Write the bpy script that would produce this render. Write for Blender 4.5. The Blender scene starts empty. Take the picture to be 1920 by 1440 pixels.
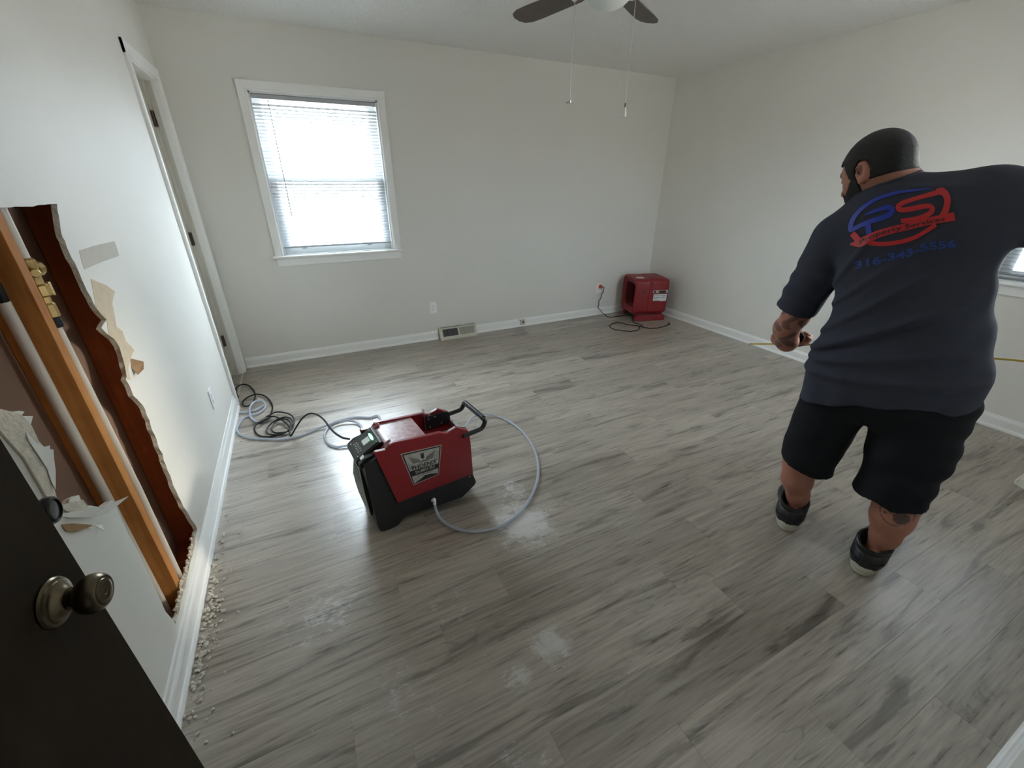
import bpy, bmesh, math, random
import numpy as np
from mathutils import Vector, Matrix
from mathutils.bvhtree import BVHTree
from mathutils.geometry import tessellate_polygon

S = bpy.context.scene
COL = S.collection
random.seed(7)
rng = np.random.default_rng(7)

# ------------------------------------------------------------------ camera
CAM = Vector((0.5909, 0.1066, 1.4486)); FPX = 787.37
YAW, PITCH, ROLL = 0.4604, 0.4464, 0.0019
_cy, _sy, _cp, _sp = math.cos(YAW), math.sin(YAW), math.cos(PITCH), math.sin(PITCH)
_f = Vector((_sy*_cp, _cy*_cp, -_sp)); _r = Vector((_cy, -_sy, 0)); _u = _r.cross(_f)
_c, _s = math.cos(ROLL), math.sin(ROLL)
CR, CU, CF = _c*_r + _s*_u, -_s*_r + _c*_u, _f
cd = bpy.data.cameras.new('camera'); cam = bpy.data.objects.new('camera', cd); COL.objects.link(cam)
cd.sensor_fit = 'HORIZONTAL'; cd.sensor_width = 36; cd.lens = FPX/1920*36; cd.clip_start = 0.01
cam.matrix_world = Matrix(((CR.x, CU.x, -CF.x, CAM.x), (CR.y, CU.y, -CF.y, CAM.y), (CR.z, CU.z, -CF.z, CAM.z), (0, 0, 0, 1)))
S.camera = cam
S.view_settings.view_transform = 'Standard'; S.view_settings.look = 'None'
S.view_settings.exposure = 2.5; S.view_settings.gamma = 1.0; S.view_settings.use_curve_mapping = False
S.cycles.max_bounces = 16; S.cycles.diffuse_bounces = 12; S.cycles.transparent_max_bounces = 16
S.cycles.use_denoising = True; S.cycles.caustics_reflective = False; S.cycles.caustics_refractive = False
S.cycles.sample_clamp_indirect = 8

# ------------------------------------------------------------------ sky (overcast bright day over pale ground)
SKY = 7.1
w = bpy.data.worlds.new('world'); S.world = w; w.use_nodes = True
nt = w.node_tree; nt.nodes.clear()
tc = nt.nodes.new('ShaderNodeTexCoord'); sx = nt.nodes.new('ShaderNodeSeparateXYZ'); nt.links.new(tc.outputs['Generated'], sx.inputs[0])
rp = nt.nodes.new('ShaderNodeValToRGB'); nt.links.new(sx.outputs['Z'], rp.inputs[0])
rp.color_ramp.elements[0].position = 0.0; rp.color_ramp.elements[0].color = (0.50, 0.49, 0.47, 1)
rp.color_ramp.elements[1].position = 0.06; rp.color_ramp.elements[1].color = (0.78, 0.90, 1.0, 1)
bg = nt.nodes.new('ShaderNodeBackground'); nt.links.new(rp.outputs[0], bg.inputs[0]); bg.inputs[1].default_value = SKY
wo = nt.nodes.new('ShaderNodeOutputWorld'); nt.links.new(bg.outputs[0], wo.inputs[0])

# hazy sun outside the right-hand window
sl_ = bpy.data.lights.new('hazy_sun', 'SUN'); sl_.energy = 0.9; sl_.angle = math.radians(7); sl_.color = (1.0, .91, .76)
so_ = bpy.data.objects.new('hazy_sun', sl_); COL.objects.link(so_); so_.rotation_euler = Vector((-4.5, 0.93, -.98)).to_track_quat('-Z', 'Y').to_euler()
W, D, H = 4.4937, 4.1251, 2.44
NEAR = 0.03                    # room face of the near wall

def portal(name, loc, rot, sx_, sy_):
    l = bpy.data.lights.new(name, 'AREA'); l.shape = 'RECTANGLE'; l.size = sx_; l.size_y = sy_
    l.cycles.is_portal = True
    o = bpy.data.objects.new(name, l); o.location = loc; o.rotation_euler = rot; COL.objects.link(o)
WIN1 = (0.497, 1.387, 0.908, 2.034)       # far wall opening x0,x1,z0,z1
FILL_WIN = (3.15, 3.55, 0.908, 2.034)        # near wall opening, added out of view behind the camera for fill daylight
WIN2 = (0.26, 1.17, 0.908, 2.034)         # right wall opening y0,y1,z0,z1
portal('daylight_portal', ((WIN1[0]+WIN1[1])/2, D+0.16, (WIN1[2]+WIN1[3])/2), (-math.pi/2, 0, 0), .95, 1.2)
portal('daylight_portal.001', (W+0.16, (WIN2[0]+WIN2[1])/2, (WIN2[2]+WIN2[3])/2), (0, math.pi/2, 0), 1.2, .95)

portal('daylight_portal.002', ((FILL_WIN[0]+FILL_WIN[1])/2, NEAR-0.16, (FILL_WIN[2]+FILL_WIN[3])/2), (math.pi/2, 0, 0), 1.05, 1.2)  # serves the added fill window

# ------------------------------------------------------------------ helpers
def ray(px, py):
    return (CR*((px-960)/FPX) + CU*((720-py)/FPX) + CF)
def on(px, py, ax, val):
    d = ray(px, py); t = (val-CAM[ax])/d[ax]; return CAM + d*t
def fl(px, py, z=0.0): return on(px, py, 2, z)

def lin(c):
    return tuple(((v/255)/12.92 if v/255 <= .04045 else ((v/255+.055)/1.055)**2.4) for v in c)

class NT:
    def __init__(s, m):
        s.t = m.node_tree; s.b = s.t.nodes['Principled BSDF']
    def n(s, typ, **k):
        x = s.t.nodes.new(typ)
        for a, v in k.items(): setattr(x, a, v)
        return x
    def l(s, a, b): s.t.links.new(a, b)
    def noise(s, vec, scale, detail=4, rough=.5, dist=0):
        x = s.n('ShaderNodeTexNoise'); x.inputs['Scale'].default_value = scale; x.inputs['Detail'].default_value = detail
        x.inputs['Roughness'].default_value = rough; x.inputs['Distortion'].default_value = dist
        if vec: s.l(vec, x.inputs['Vector'])
        return x.outputs['Fac']
    def math(s, op, a, b=None, clamp=False):
        x = s.n('ShaderNodeMath', operation=op, use_clamp=clamp)
        for i, v in enumerate((a, b)):
            if v is None: continue
            if isinstance(v, (int, float)): x.inputs[i].default_value = v
            else: s.l(v, x.inputs[i])
        return x.outputs[0]
    def ramp(s, fac, els):
        x = s.n('ShaderNodeValToRGB'); cr = x.color_ramp
        while len(cr.elements) < len(els): cr.elements.new(0.5)
        for e, (p, c) in zip(cr.elements, els):
            e.position = p; e.color = (*c, 1) if len(c) == 3 else c
        s.l(fac, x.inputs[0]); return x.outputs[0]
    def mix(s, fac, a, b, blend='MIX'):
        x = s.n('ShaderNodeMix', data_type='RGBA', blend_type=blend)
        for i, v in ((0, fac), (6, a), (7, b)):
            if isinstance(v, (int, float)): x.inputs[i].default_value = v
            elif isinstance(v, tuple): x.inputs[i].default_value = (*v, 1)
            else: s.l(v, x.inputs[i])
        return x.outputs[2]
    def bump(s, h, strength, dist=.002):
        x = s.n('ShaderNodeBump'); x.inputs['Strength'].default_value = strength; x.inputs['Distance'].default_value = dist
        s.l(h, x.inputs['Height']); s.l(x.outputs[0], s.b.inputs['Normal'])
    def pos(s): return s.n('ShaderNodeNewGeometry').outputs['Position']
    def mapping(s, vec, scale, loc=None):
        x = s.n('ShaderNodeMapping'); s.l(vec, x.inputs['Vector']); x.inputs['Scale'].default_value = scale
        if loc is not None: s.l(loc, x.inputs['Location'])
        return x.outputs[0]

def mat(name, col, rough=.5, metal=0, spec=.5, var=0, vscale=20, bump=0, bscale=100, bdist=.002, emit=None, es=0):
    m = bpy.data.materials.new(name); m.use_nodes = True; k = NT(m); b = k.b
    b.inputs['Base Color'].default_value = (*col, 1); b.inputs['Roughness'].default_value = rough
    b.inputs['Metallic'].default_value = metal; b.inputs['Specular IOR Level'].default_value = spec
    if var:
        f = k.noise(k.pos(), vscale, 5, .6)
        k.l(k.mix(f, tuple(max(0, c*(1-var)) for c in col), tuple(min(1, c*(1+var)) for c in col)), b.inputs['Base Color'])
    if bump: k.bump(k.noise(k.pos(), bscale, 3, .6), bump, bdist)
    if emit: b.inputs['Emission Color'].default_value = (*emit, 1); b.inputs['Emission Strength'].default_value = es
    return m

M = {}
M['wall'] = mat('wall_paint', (.78, .765, .72), .55, var=.05, vscale=2.2, bump=.20, bscale=160)
M['wall_far'] = mat('wall_paint_far', (.76, .745, .705), .6, var=.03, vscale=1.7, bump=.06, bscale=140)
M['ceil'] = mat('popcorn_ceiling', (.86, .86, .84), .9, var=.04, vscale=60, bump=1.0, bscale=62, bdist=.012)
M['trim'] = mat('white_trim_paint', (.89, .89, .875), .35, var=.03, vscale=9)
M['trimfar'] = mat('cream_trim_paint', (.60, .58, .53), .4, var=.05, vscale=9)
M['gyp'] = mat('broken_gypsum', (.66, .60, .50), .95, var=.35, vscale=60, bump=.8, bscale=120, bdist=.004)
M['paper'] = mat('torn_drywall_paper', (.62, .52, .38), .9, var=.18, vscale=30, bump=.3, bscale=60)
M['brownpaper'] = mat('brown_drywall_paper', (.33, .19, .09), .9, var=.25, vscale=25, bump=.2, bscale=60)
M['backing'] = mat('drywall_backing_paper', (.27, .165, .115), .9, var=.12, vscale=12)
M['scar'] = mat('scraped_paint', (.60, .56, .49), .8, var=.12, vscale=40)
M['dark'] = mat('dark_void', (.02, .017, .014), .9)
M['black'] = mat('black_plastic', (.012, .013, .015), .45, bump=.1, bscale=300)
M['blackg'] = mat('gloss_black', (.012, .012, .014), .25)
M['rubber'] = mat('black_rubber', (.012, .012, .012), .5)
M['red'] = mat('red_plastic', (.195, .013, .018), .30, var=.06, vscale=12, bump=.12, bscale=260)
def dusty():  # plaster dust plus a pale window reflection painted into the base colour
    m = bpy.data.materials.new('dusty_red_plastic_sheen'); m.use_nodes = True; k = NT(m); n = k.noise(k.pos(), 38, 7, .7, .3)
    k.l(k.mix(k.ramp(n, [(.36, (.12, .12, .12)), (.62, (.62, .62, .62))]), (.20, .012, .018), (.62, .52, .53)), k.b.inputs['Base Color'])
    k.b.inputs['Roughness'].default_value = .28; k.b.inputs['Specular IOR Level'].default_value = .7; return m
M['reddustsheen'] = dusty()
M['redam'] = mat('red_moulded_plastic', (.23, .011, .015), .45, var=.1, vscale=8, bump=.08, bscale=120)
M['chrome'] = mat('steel', (.62, .62, .62), .3, 1)
M['silver'] = mat('silver_label', (.42, .43, .42), .4, .35, var=.2, vscale=90)
M['white'] = mat('white_plastic', (.92, .93, .94), .35)
M['ink'] = mat('black_print', (.012, .012, .012), .5)
M['greyink'] = mat('grey_print', (.22, .23, .23), .5)
M['brass'] = mat('brass', (.55, .38, .16), .35, 1, var=.25, vscale=40)
M['pex'] = mat('white_pipe_plastic', (.74, .68, .60), .35)
M['antique'] = mat('aged_brass_knob', (.16, .13, .085), .28, 1, var=.35, vscale=60)
M['cord'] = mat('black_cord', (.008, .008, .009), .5, spec=.25)
M['skylight'] = None
M['screen'] = mat('grey_display', (.45, .48, .47), .3, emit=(.6, .7, .65), es=.06)
M['green'] = mat('green_status_light', (.02, .5, .15), .3, emit=(.08, 1.0, .32), es=6)
M['panelg'] = mat('dark_green_panel', (.022, .035, .030), .4)
M['cream'] = mat('cream_enamel', (.66, .63, .53), .4, var=.06, vscale=30)
M['meshd'] = mat('dark_register_mesh', (.08, .08, .08), .7, bump=.6, bscale=500)
M['meshl'] = mat('beige_register_mesh', (.36, .34, .28), .7, bump=.6, bscale=500)
M['slat'] = mat('white_blind_vinyl', (.46, .48, .50), .5, spec=.2)
_t = M['slat'].node_tree; _tl = _t.nodes.new('ShaderNodeBsdfTranslucent'); _tl.inputs[0].default_value = (.85, .88, .92, 1); _mx = _t.nodes.new('ShaderNodeMixShader'); _mx.inputs[0].default_value = .012
_t.links.new(_t.nodes['Principled BSDF'].outputs[0], _mx.inputs[1]); _t.links.new(_tl.outputs[0], _mx.inputs[2]); _t.links.new(_mx.outputs[0], _t.nodes['Material Output'].inputs[0])
M['sash'] = mat('white_window_sash', (.72, .75, .76), .4)
M['globe'] = mat('frosted_globe', (.72, .76, .74), .35)
M['blade'] = mat('dusty_brown_blade', (.105, .085, .075), .6, var=.2, vscale=25)
M['hinge'] = mat('dark_bronze_hinge', (.11, .085, .065), .45, .6)
M['yellow'] = mat('yellow_tape', (.62, .42, .06), .4)
M['redprint'] = mat('red_shirt_print', (.50, .018, .022), .55)
M['blueprint'] = mat('blue_shirt_print', (.012, .035, .36), .55)
M['dimblue'] = mat('navy_shirt_print', (.014, .042, .24), .6)
M['plasterw'] = mat('plaster_crumb', (.62, .57, .49), .95, var=.25, vscale=90)
M['plug'] = mat('orange_red_plug', (.62, .07, .03), .4)
M['sole'] = mat('worn_cream_rubber', (.42, .40, .31), .7, var=.3, vscale=30)
M['shoe'] = mat('black_shoe_leather', (.011, .012, .014), .42, bump=.3, bscale=140)
M['sticker'] = mat('white_sticker', (.66, .70, .70), .5, var=.1, vscale=60)
M['shadeglass'] = mat('clear_teardrop', (.75, .77, .76), .15)

def wood(name, dark, light, sc=(30, 30, 2.0), rough=.7):
    m = bpy.data.materials.new(name); m.use_nodes = True; k = NT(m); k.b.inputs['Specular IOR Level'].default_value = .2
    v = k.mapping(k.pos(), sc); f = k.noise(v, 1.0, 6, .6, .6); g = k.noise(k.pos(), 7, 3, .5, 1)
    c = k.ramp(k.math('ADD', k.math('MULTIPLY', f, .7), k.math('MULTIPLY', g, .3)), [(.3, dark), (.7, light)])
    k.l(c, k.b.inputs['Base Color']); k.b.inputs['Roughness'].default_value = rough; k.bump(f, .3, .001); return m
M['stud'] = wood('pine_stud', (.40, .14, .036), (.68, .32, .10))
M['studred'] = wood('dark_red_stud', (.26, .062, .024), (.44, .13, .045))
M['doorwood'] = wood('dark_stained_door', (.024, .017, .0105), (.038, .026, .017), (25, 25, 1.2), .75)
M['leaf'] = wood('cream_closet_door', (.50, .46, .36), (.56, .52, .42), (15, 15, 1), .5)

def glassmat():
    m = bpy.data.materials.new('window_glass'); m.use_nodes = True; t = m.node_tree; t.nodes.clear()
    a = t.nodes.new('ShaderNodeBsdfTransparent'); a.inputs[0].default_value = (.95, .97, .97, 1)
    g = t.nodes.new('ShaderNodeBsdfGlossy'); g.inputs['Roughness'].default_value = .02
    fr = t.nodes.new('ShaderNodeFresnel'); fr.inputs[0].default_value = 1.45
    mx = t.nodes.new('ShaderNodeMixShader'); o = t.nodes.new('ShaderNodeOutputMaterial')
    t.links.new(fr.outputs[0], mx.inputs[0]); t.links.new(a.outputs[0], mx.inputs[1]); t.links.new(g.outputs[0], mx.inputs[2]); t.links.new(mx.outputs[0], o.inputs[0])
    return m
M['glass'] = glassmat()
def hosemat():
    m = bpy.data.materials.new('clear_vinyl_hose'); m.use_nodes = True; t = m.node_tree; b = t.nodes['Principled BSDF']
    b.inputs['Base Color'].default_value = (.62, .66, .74, 1); b.inputs['Roughness'].default_value = .18
    a = t.nodes.new('ShaderNodeBsdfTransparent'); a.inputs[0].default_value = (.9, .92, .95, 1)
    mx = t.nodes.new('ShaderNodeMixShader'); mx.inputs[0].default_value = .62; o = t.nodes['Material Output']
    t.links.new(a.outputs[0], mx.inputs[1]); t.links.new(b.outputs[0], mx.inputs[2]); t.links.new(mx.outputs[0], o.inputs[0]); return m
M['hose'] = hosemat()

def floor_mat():
    m = bpy.data.materials.new('grey_vinyl_plank'); m.use_nodes = True; k = NT(m)
    P = k.pos(); oi = k.n('ShaderNodeObjectInfo'); rnd = oi.outputs['Random']
    comb = k.n('ShaderNodeCombineXYZ'); k.l(k.math('MULTIPLY', rnd, 53.0), comb.inputs[0]); k.l(k.math('MULTIPLY', rnd, 31.0), comb.inputs[1])
    fine = k.noise(k.mapping(P, (5.0, 95, 1), comb.outputs[0]), 1, 6, .62, .35)
    mid = k.noise(k.mapping(P, (1.7, 15, 1), comb.outputs[0]), 1, 5, .6, .9)
    big = k.noise(k.mapping(P, (.9, 5.5, 1), comb.outputs[0]), 1, 2, .5, 1.3)
    rings = k.math('PINGPONG', k.math('MULTIPLY', big, 15.0), .5)
    ringline = k.ramp(rings, [(.0, (1, 1, 1)), (.13, (0, 0, 0))])
    ringmask = k.ramp(k.noise(k.mapping(P, (.8, 3.0, 1), comb.outputs[0]), 1, 1, .5), [(.50, (0, 0, 0)), (.66, (1, 1, 1))])
    rl = k.math('MULTIPLY', ringline, ringmask)
    crack = k.ramp(mid, [(.35, (1, 1, 1)), (.42, (0, 0, 0))])
    v = k.math('ADD', k.math('MULTIPLY', fine, .55), k.math('MULTIPLY', mid, .45))
    c = k.ramp(v, [(.30, (.15, .125, .10)), (.44, (.30, .265, .225)), (.56, (.41, .37, .32)), (.72, (.53, .49, .435))])
    c = k.mix(k.math('MULTIPLY', rl, .45), c, (.085, .072, .06))
    c = k.mix(k.math('MULTIPLY', crack, .55), c, (.075, .064, .054))
    tint = k.ramp(rnd, [(0, (.84, .82, .80)), (.5, (1, .985, .96)), (1, (1.1, 1.09, 1.07))])
    c = k.mix(1.0, c, tint, 'MULTIPLY')
    # plaster dust tracked on the planks, with a shape of its own
    n1 = k.noise(P, 16, 8, .72, .4); n2 = k.noise(k.mapping(P, (22, 150, 1)), 1, 6, .75, 1.2)
    tot = None
    for (x, y, rr, a) in DUST:
        vm = k.n('ShaderNodeVectorMath', operation='DISTANCE'); k.l(P, vm.inputs[0]); vm.inputs[1].default_value = (x, y, 0)
        g = k.n('ShaderNodeMapRange'); g.inputs['From Min'].default_value = 0; g.inputs['From Max'].default_value = rr
        g.inputs['To Min'].default_value = a; g.inputs['To Max'].default_value = 0; k.l(vm.outputs['Value'], g.inputs['Value'])
        tot = g.outputs[0] if tot is None else k.math('MAXIMUM', tot, g.outputs[0])
    tot = k.math('ADD', tot, .10)
    th = k.math('SUBTRACT', k.math('ADD', k.math("MULTIPLY", n1, .5), k.math("MULTIPLY", n2, .5)), k.math('SUBTRACT', .75, k.math('MULTIPLY', tot, .40)))
    dm = k.math('MULTIPLY', th, 11, clamp=True)
    c = k.mix(k.math('MULTIPLY', dm, .75), c, (.72, .71, .69))
    haze = k.math('MULTIPLY', tot, .24)
    c = k.mix(haze, c, (.50, .48, .45))
    k.l(c, k.b.inputs['Base Color'])
    r = k.math('ADD', .22, k.math('MULTIPLY', fine, .15)); r = k.math('ADD', r, k.math('MULTIPLY', dm, .3))
    k.l(r, k.b.inputs['Roughness']); k.b.inputs['Specular IOR Level'].default_value = .95
    k.bump(k.math('ADD', fine, k.math('MULTIPLY', crack, -.5)), .22, .0012)
    return m
DUST = [(1.31, 1.43, .30, 1.0), (1.36, 1.66, .20, .75), (1.12, .88, .16, .95), (.98, .83, .12, .8), (.62, .95, .46, .54), (.42, 1.35, .48, .60),
        (.85, 1.15, .40, .50), (.55, 1.75, .30, .5), (1.75, 1.9, .40, .42), (2.1, 2.1, .5, .34), (1.5, .95, .25, .45), (.9, .62, .2, .6),
        (1.2, .6, .2, .4), (2.9, 2.6, .5, .3), (1.7, 1.25, .3, .4)]
M['floor'] = floor_mat()

def fabric(name, col, var=.1):
    return mat(name, col, .9, spec=.2, var=var, vscale=35, bump=.35, bscale=500, bdist=.001)
M['shirt'] = fabric('charcoal_cotton', (.043, .047, .066), .12)
M['shorts'] = fabric('black_cotton', (.0115, .013, .0155), .12)
M['hair'] = mat('black_hair', (.008, .007, .006), .65, bump=1.0, bscale=420, bdist=.004)
def skinmat():
    m = bpy.data.materials.new('skin'); m.use_nodes = True; k = NT(m)
    a = k.n('ShaderNodeVertexColor'); a.layer_name = 'Col'
    f = k.noise(k.pos(), 60, 4, .6); c = k.mix(k.math('MULTIPLY', f, .35), a.outputs[0], (.30, .11, .075))
    k.l(c, k.b.inputs['Base Color']); k.b.inputs['Roughness'].default_value = .5
    k.b.inputs['Subsurface Weight'].default_value = .08; k.b.inputs['Subsurface Radius'].default_value = (.01, .004, .002)
    k.bump(f, .15, .001); return m
M['skin'] = skinmat()

# -- mesh plumbing
def new_obj(name, me, mats, parent=None, smooth=False):
    o = bpy.data.objects.new(name, me); COL.objects.link(o)
    for m in (mats if isinstance(mats, (list, tuple)) else [mats]): me.materials.append(M[m] if isinstance(m, str) else m)
    if smooth:
        for p in me.polygons: p.use_smooth = True
    if parent: o.parent = parent
    return o
def empty(name, label=None, cat=None, loc=(0, 0, 0), rz=0, group=None, kind=None, parent=None):
    o = bpy.data.objects.new(name, None); COL.objects.link(o); o.location = loc; o.rotation_euler = (0, 0, rz); o.empty_display_size = .05
    if parent: o.parent = parent
    return tag(o, label, cat, group, kind)
def tag(o, label=None, cat=None, group=None, kind=None):
    if label: o['label'] = label
    if cat: o['category'] = cat
    if group: o['group'] = group
    if kind: o['kind'] = kind
    return o

class MB:
    """collects faces with material slots, then links ONE mesh"""
    def __init__(s): s.v = []; s.f = []; s.mi = []
    def add(s, vs, fs, mi=0):
        b = len(s.v); s.v += [tuple(v) for v in vs]; s.f += [tuple(b+i for i in f) for f in fs]; s.mi += [mi]*len(fs); return s
    def box(s, lo, hi, mi=0):
        (a, b, c), (d, e, f) = lo, hi
        return s.add([(a,b,c),(d,b,c),(d,e,c),(a,e,c),(a,b,f),(d,b,f),(d,e,f),(a,e,f)],
                     [(0,3,2,1),(4,5,6,7),(0,1,5,4),(1,2,6,5),(2,3,7,6),(3,0,4,7)], mi)
    def prism(s, poly, fn, t0, t1, mi=0, side_mi=None):
        """poly 2-D loop; fn(a,b,t)->xyz"""
        n = len(poly); vs = [fn(a, b, t0) for a, b in poly] + [fn(a, b, t1) for a, b in poly]
        tri = tessellate_polygon([[Vector((a, b, 0)) for a, b in poly]])
        s.add(vs, [tuple(t) for t in tri] + [tuple(n+i for i in reversed(t)) for t in tri], mi)
        b = len(s.v)-2*n
        for i in range(n):
            j = (i+1) % n; s.f.append((b+i, b+j, b+n+j, b+n+i)); s.mi.append(mi if side_mi is None else side_mi)
        return s
    def tube(s, pts, r, seg=8, mi=0, closed=False, caps=True):
        pts = [Vector(p) for p in pts]; n = len(pts); rs = r if isinstance(r, (list, tuple)) else [r]*n
        up = None; rings = []
        for i, p in enumerate(pts):
            t = (pts[min(i+1, n-1)]-pts[max(i-1, 0)])
            if t.length < 1e-9: t = Vector((0, 0, 1))
            t.normalize()
            if up is None: up = Vector((0, 0, 1)) if abs(t.z) < .9 else Vector((1, 0, 0))
            a = up - t*up.dot(t)
            if a.length < 1e-5: a = t.orthogonal()
            a.normalize(); up = a; b = t.cross(a)
            rings.append([p + (a*math.cos(2*math.pi*k/seg) + b*math.sin(2*math.pi*k/seg))*rs[i] for k in range(seg)])
        vs = [v for rg in rings for v in rg]; fs = []
        for i in range(n-1):
            for k in range(seg):
                fs.append((i*seg+k, i*seg+(k+1) % seg, (i+1)*seg+(k+1) % seg, (i+1)*seg+k))
        if caps: fs += [tuple(range(seg))[::-1], tuple((n-1)*seg+k for k in range(seg))]
        return s.add(vs, fs, mi)
    def lathe(s, prof, origin, axis, seg=24, mi=0):
        """prof list of (r, h) along axis"""
        ax = Vector(axis).normalized(); a = ax.orthogonal().normalized(); b = ax.cross(a); o = Vector(origin)
        vs = [o+ax*h+(a*math.cos(2*math.pi*k/seg)+b*math.sin(2*math.pi*k/seg))*r for r, h in prof for k in range(seg)]
        fs = [(i*seg+k, i*seg+(k+1) % seg, (i+1)*seg+(k+1) % seg, (i+1)*seg+k) for i in range(len(prof)-1) for k in range(seg)]
        n = len(prof); fs += [tuple(range(seg))[::-1], tuple((n-1)*seg+k for k in range(seg))]
        return s.add(vs, fs, mi)
    def build(s, name, mats, parent=None, smooth=False, bevel=0, segs=2, angle=35):
        me = bpy.data.meshes.new(name); me.from_pydata(s.v, [], s.f); me.update()
        bm = bmesh.new(); bm.from_mesh(me)
        if s.mi and max(s.mi) > 0:
            bm.faces.ensure_lookup_table()
            for f, i in zip(bm.faces, s.mi): f.material_index = i
        bmesh.ops.recalc_face_normals(bm, faces=bm.faces)
        if bevel:
            bmesh.ops.remove_doubles(bm, verts=bm.verts, dist=1e-5)
            es = [e for e in bm.edges if len(e.link_faces) == 2 and e.calc_face_angle(0) > math.radians(angle)]
            bmesh.ops.bevel(bm, geom=es, offset=bevel, segments=segs, profile=.6, affect='EDGES', clamp_overlap=True)
        bm.to_mesh(me); bm.free()
        o = new_obj(name, me, mats, parent)
        if bevel and not smooth:
            for p in me.polygons: p.use_smooth = True
            md = o.modifiers.new('normals', 'WEIGHTED_NORMAL'); md.keep_sharp = False; md.weight = 100
        elif smooth:
            for p in me.polygons: p.use_smooth = True
            if hasattr(me, 'set_sharp_from_angle'): me.set_sharp_from_angle(angle=math.radians(angle))
        return o

def spline(pts, n=8):
    """Catmull-Rom through points"""
    P = [Vector(p) for p in pts]; P = [P[0]*2-P[1]] + P + [P[-1]*2-P[-2]]; out = []
    for i in range(1, len(P)-2):
        a, b, c, d = P[i-1], P[i], P[i+1], P[i+2]
        for k in range(n):
            t = k/n; out.append(.5*((2*b)+(c-a)*t+(2*a-5*b+4*c-d)*t*t+(3*b-3*c+d-a)*t**3))
    out.append(P[-2].copy()); return out

_txt = {}
def text_tris(body, bold=.0, res=3):
    """unit-height glyph mesh: verts (x,y), faces"""
    key = (body, bold)
    if key in _txt: return _txt[key]
    c = bpy.data.curves.new('t', 'FONT'); c.body = body; c.size = 1; c.offset = bold; c.resolution_u = res
    o = bpy.data.objects.new('t', c); COL.objects.link(o)
    dg = bpy.context.evaluated_depsgraph_get(); e = o.evaluated_get(dg); me = e.to_mesh()
    vs = [(v.co.x, v.co.y) for v in me.vertices]; fs = [tuple(p.vertices) for p in me.polygons]
    e.to_mesh_clear(); bpy.data.objects.remove(o); bpy.data.curves.remove(c)
    _txt[key] = (vs, fs); return vs, fs

# ================================================================== FLOOR
floor = MB().box((-.6, -1.2, -.05), (W+.2, D+.05, -.0075)).build('floor', 'dark'); tag(floor, kind='structure', label='dark underlay beneath the grey vinyl planks of the room')
PW = 0.152; PL = 1.22
def plank_mesh(L):
    b = .0004; g = .00015; t = -.0075
    x0, x1, y0, y1 = g, L-g, g, PW-g
    vs = [(x0,y0,t),(x1,y0,t),(x1,y1,t),(x0,y1,t),(x0,y0,-b),(x1,y0,-b),(x1,y1,-b),(x0,y1,-b),(x0+b,y0+b,0),(x1-b,y0+b,0),(x1-b,y1-b,0),(x0+b,y1-b,0)]
    fs = [(0,1,5,4),(1,2,6,5),(2,3,7,6),(3,0,4,7),(4,5,9,8),(5,6,10,9),(6,7,11,10),(7,4,8,11),(8,9,10,11)]
    me = bpy.data.meshes.new('plank'); me.from_pydata(vs, [], fs); me.materials.append(M['floor']); return me
full = plank_mesh(PL); y = 0.963 - PW*9; row = 0
OFFS = [.0, .47, .86, .27, .66, 1.05, .18, .55, .95, .37]
while y < D+.02:
    x = -0.05 - OFFS[row % len(OFFS)]
    if abs(y-(0.963-PW)) < .01: x = 1.693-PL*2
    if abs(y-(1.278-.163)) < .02: x = 2.30-PL*2
    while x < W+.02:
        x0, x1 = max(x, -.08), min(x+PL, W+.03)
        if x1-x0 > .03 and (y > -.14 or x0 < 2):
            me = full if (x1-x0 > PL-1e-4) else plank_mesh(x1-x0)
            o = bpy.data.objects.new('plank', me); COL.objects.link(o); o.location = (x0, y, 0); o.parent = floor
        x += PL
    y += PW; row += 1

# ================================================================== WALLS
def panel(name, loops, fn, t0, t1, mats, parent=None, jitter=0):
    """sheet with holes: loops[0] outer; fn(a,b,t)->xyz, faces at t0 (front) and t1 (back)"""
    mb = MB(); n = sum(len(l) for l in loops); flat = [p for l in loops for p in l]
    tri = tessellate_polygon([[Vector((a, b, 0)) for a, b in l] for l in loops])
    back = [(a+random.uniform(-jitter, jitter), b+random.uniform(-jitter, jitter)) for a, b in flat]
    mb.add([fn(a, b, t0) for a, b in flat]+[fn(a, b, t1) for a, b in back], [tuple(t) for t in tri]+[tuple(n+i for i in t) for t in tri], 0)
    k = 0
    for l in loops:
        m = len(l)
        for i in range(m):
            j = (i+1) % m; mb.f.append((k+i, k+j, n+k+j, n+k+i)); mb.mi.append(1 if len(mats) > 1 else 0)
        k += m
    return mb.build(name, mats, parent)
def rect(a, b, c, d): return [(a, c), (b, c), (b, d), (a, d)]

wall_far = panel('wall_far', [rect(-.12, W+.14, -.01, H+.02), rect(*WIN1)], lambda a, b, t: (a, t, b), D, D+.13, ['wall_far']); tag(wall_far, kind='structure')
wall_right = panel('wall_right', [rect(-.1, D+.13, -.01, H+.02), rect(*WIN2)], lambda a, b, t: (t, a, b), W, W+.13, ['wall']); tag(wall_right, kind='structure')
ceil_ = MB().box((-.14, -1.25, H), (W+.14, D+.13, H+.06)).build('ceiling', 'ceil'); tag(ceil_, kind='structure')
wall_near = panel('wall_near', [rect(-.12, W+.14, -.01, H+.02), rect(.09, .90, .0, 2.05), rect(*FILL_WIN)], lambda a, b, t: (a, t, b), NEAR, NEAR-.11, ['wall']); tag(wall_near, kind='structure')
hall = MB(); hall.box((-.14, -1.25, -.01), (-.04, -.08, H)); hall.box((1.5, -1.25, -.01), (1.6, -.08, H)); hall.box((-.14, -1.25, -.01), (1.6, -1.15, H))
tag(hall.build('wall_hall', 'wall'), kind='structure')

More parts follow.
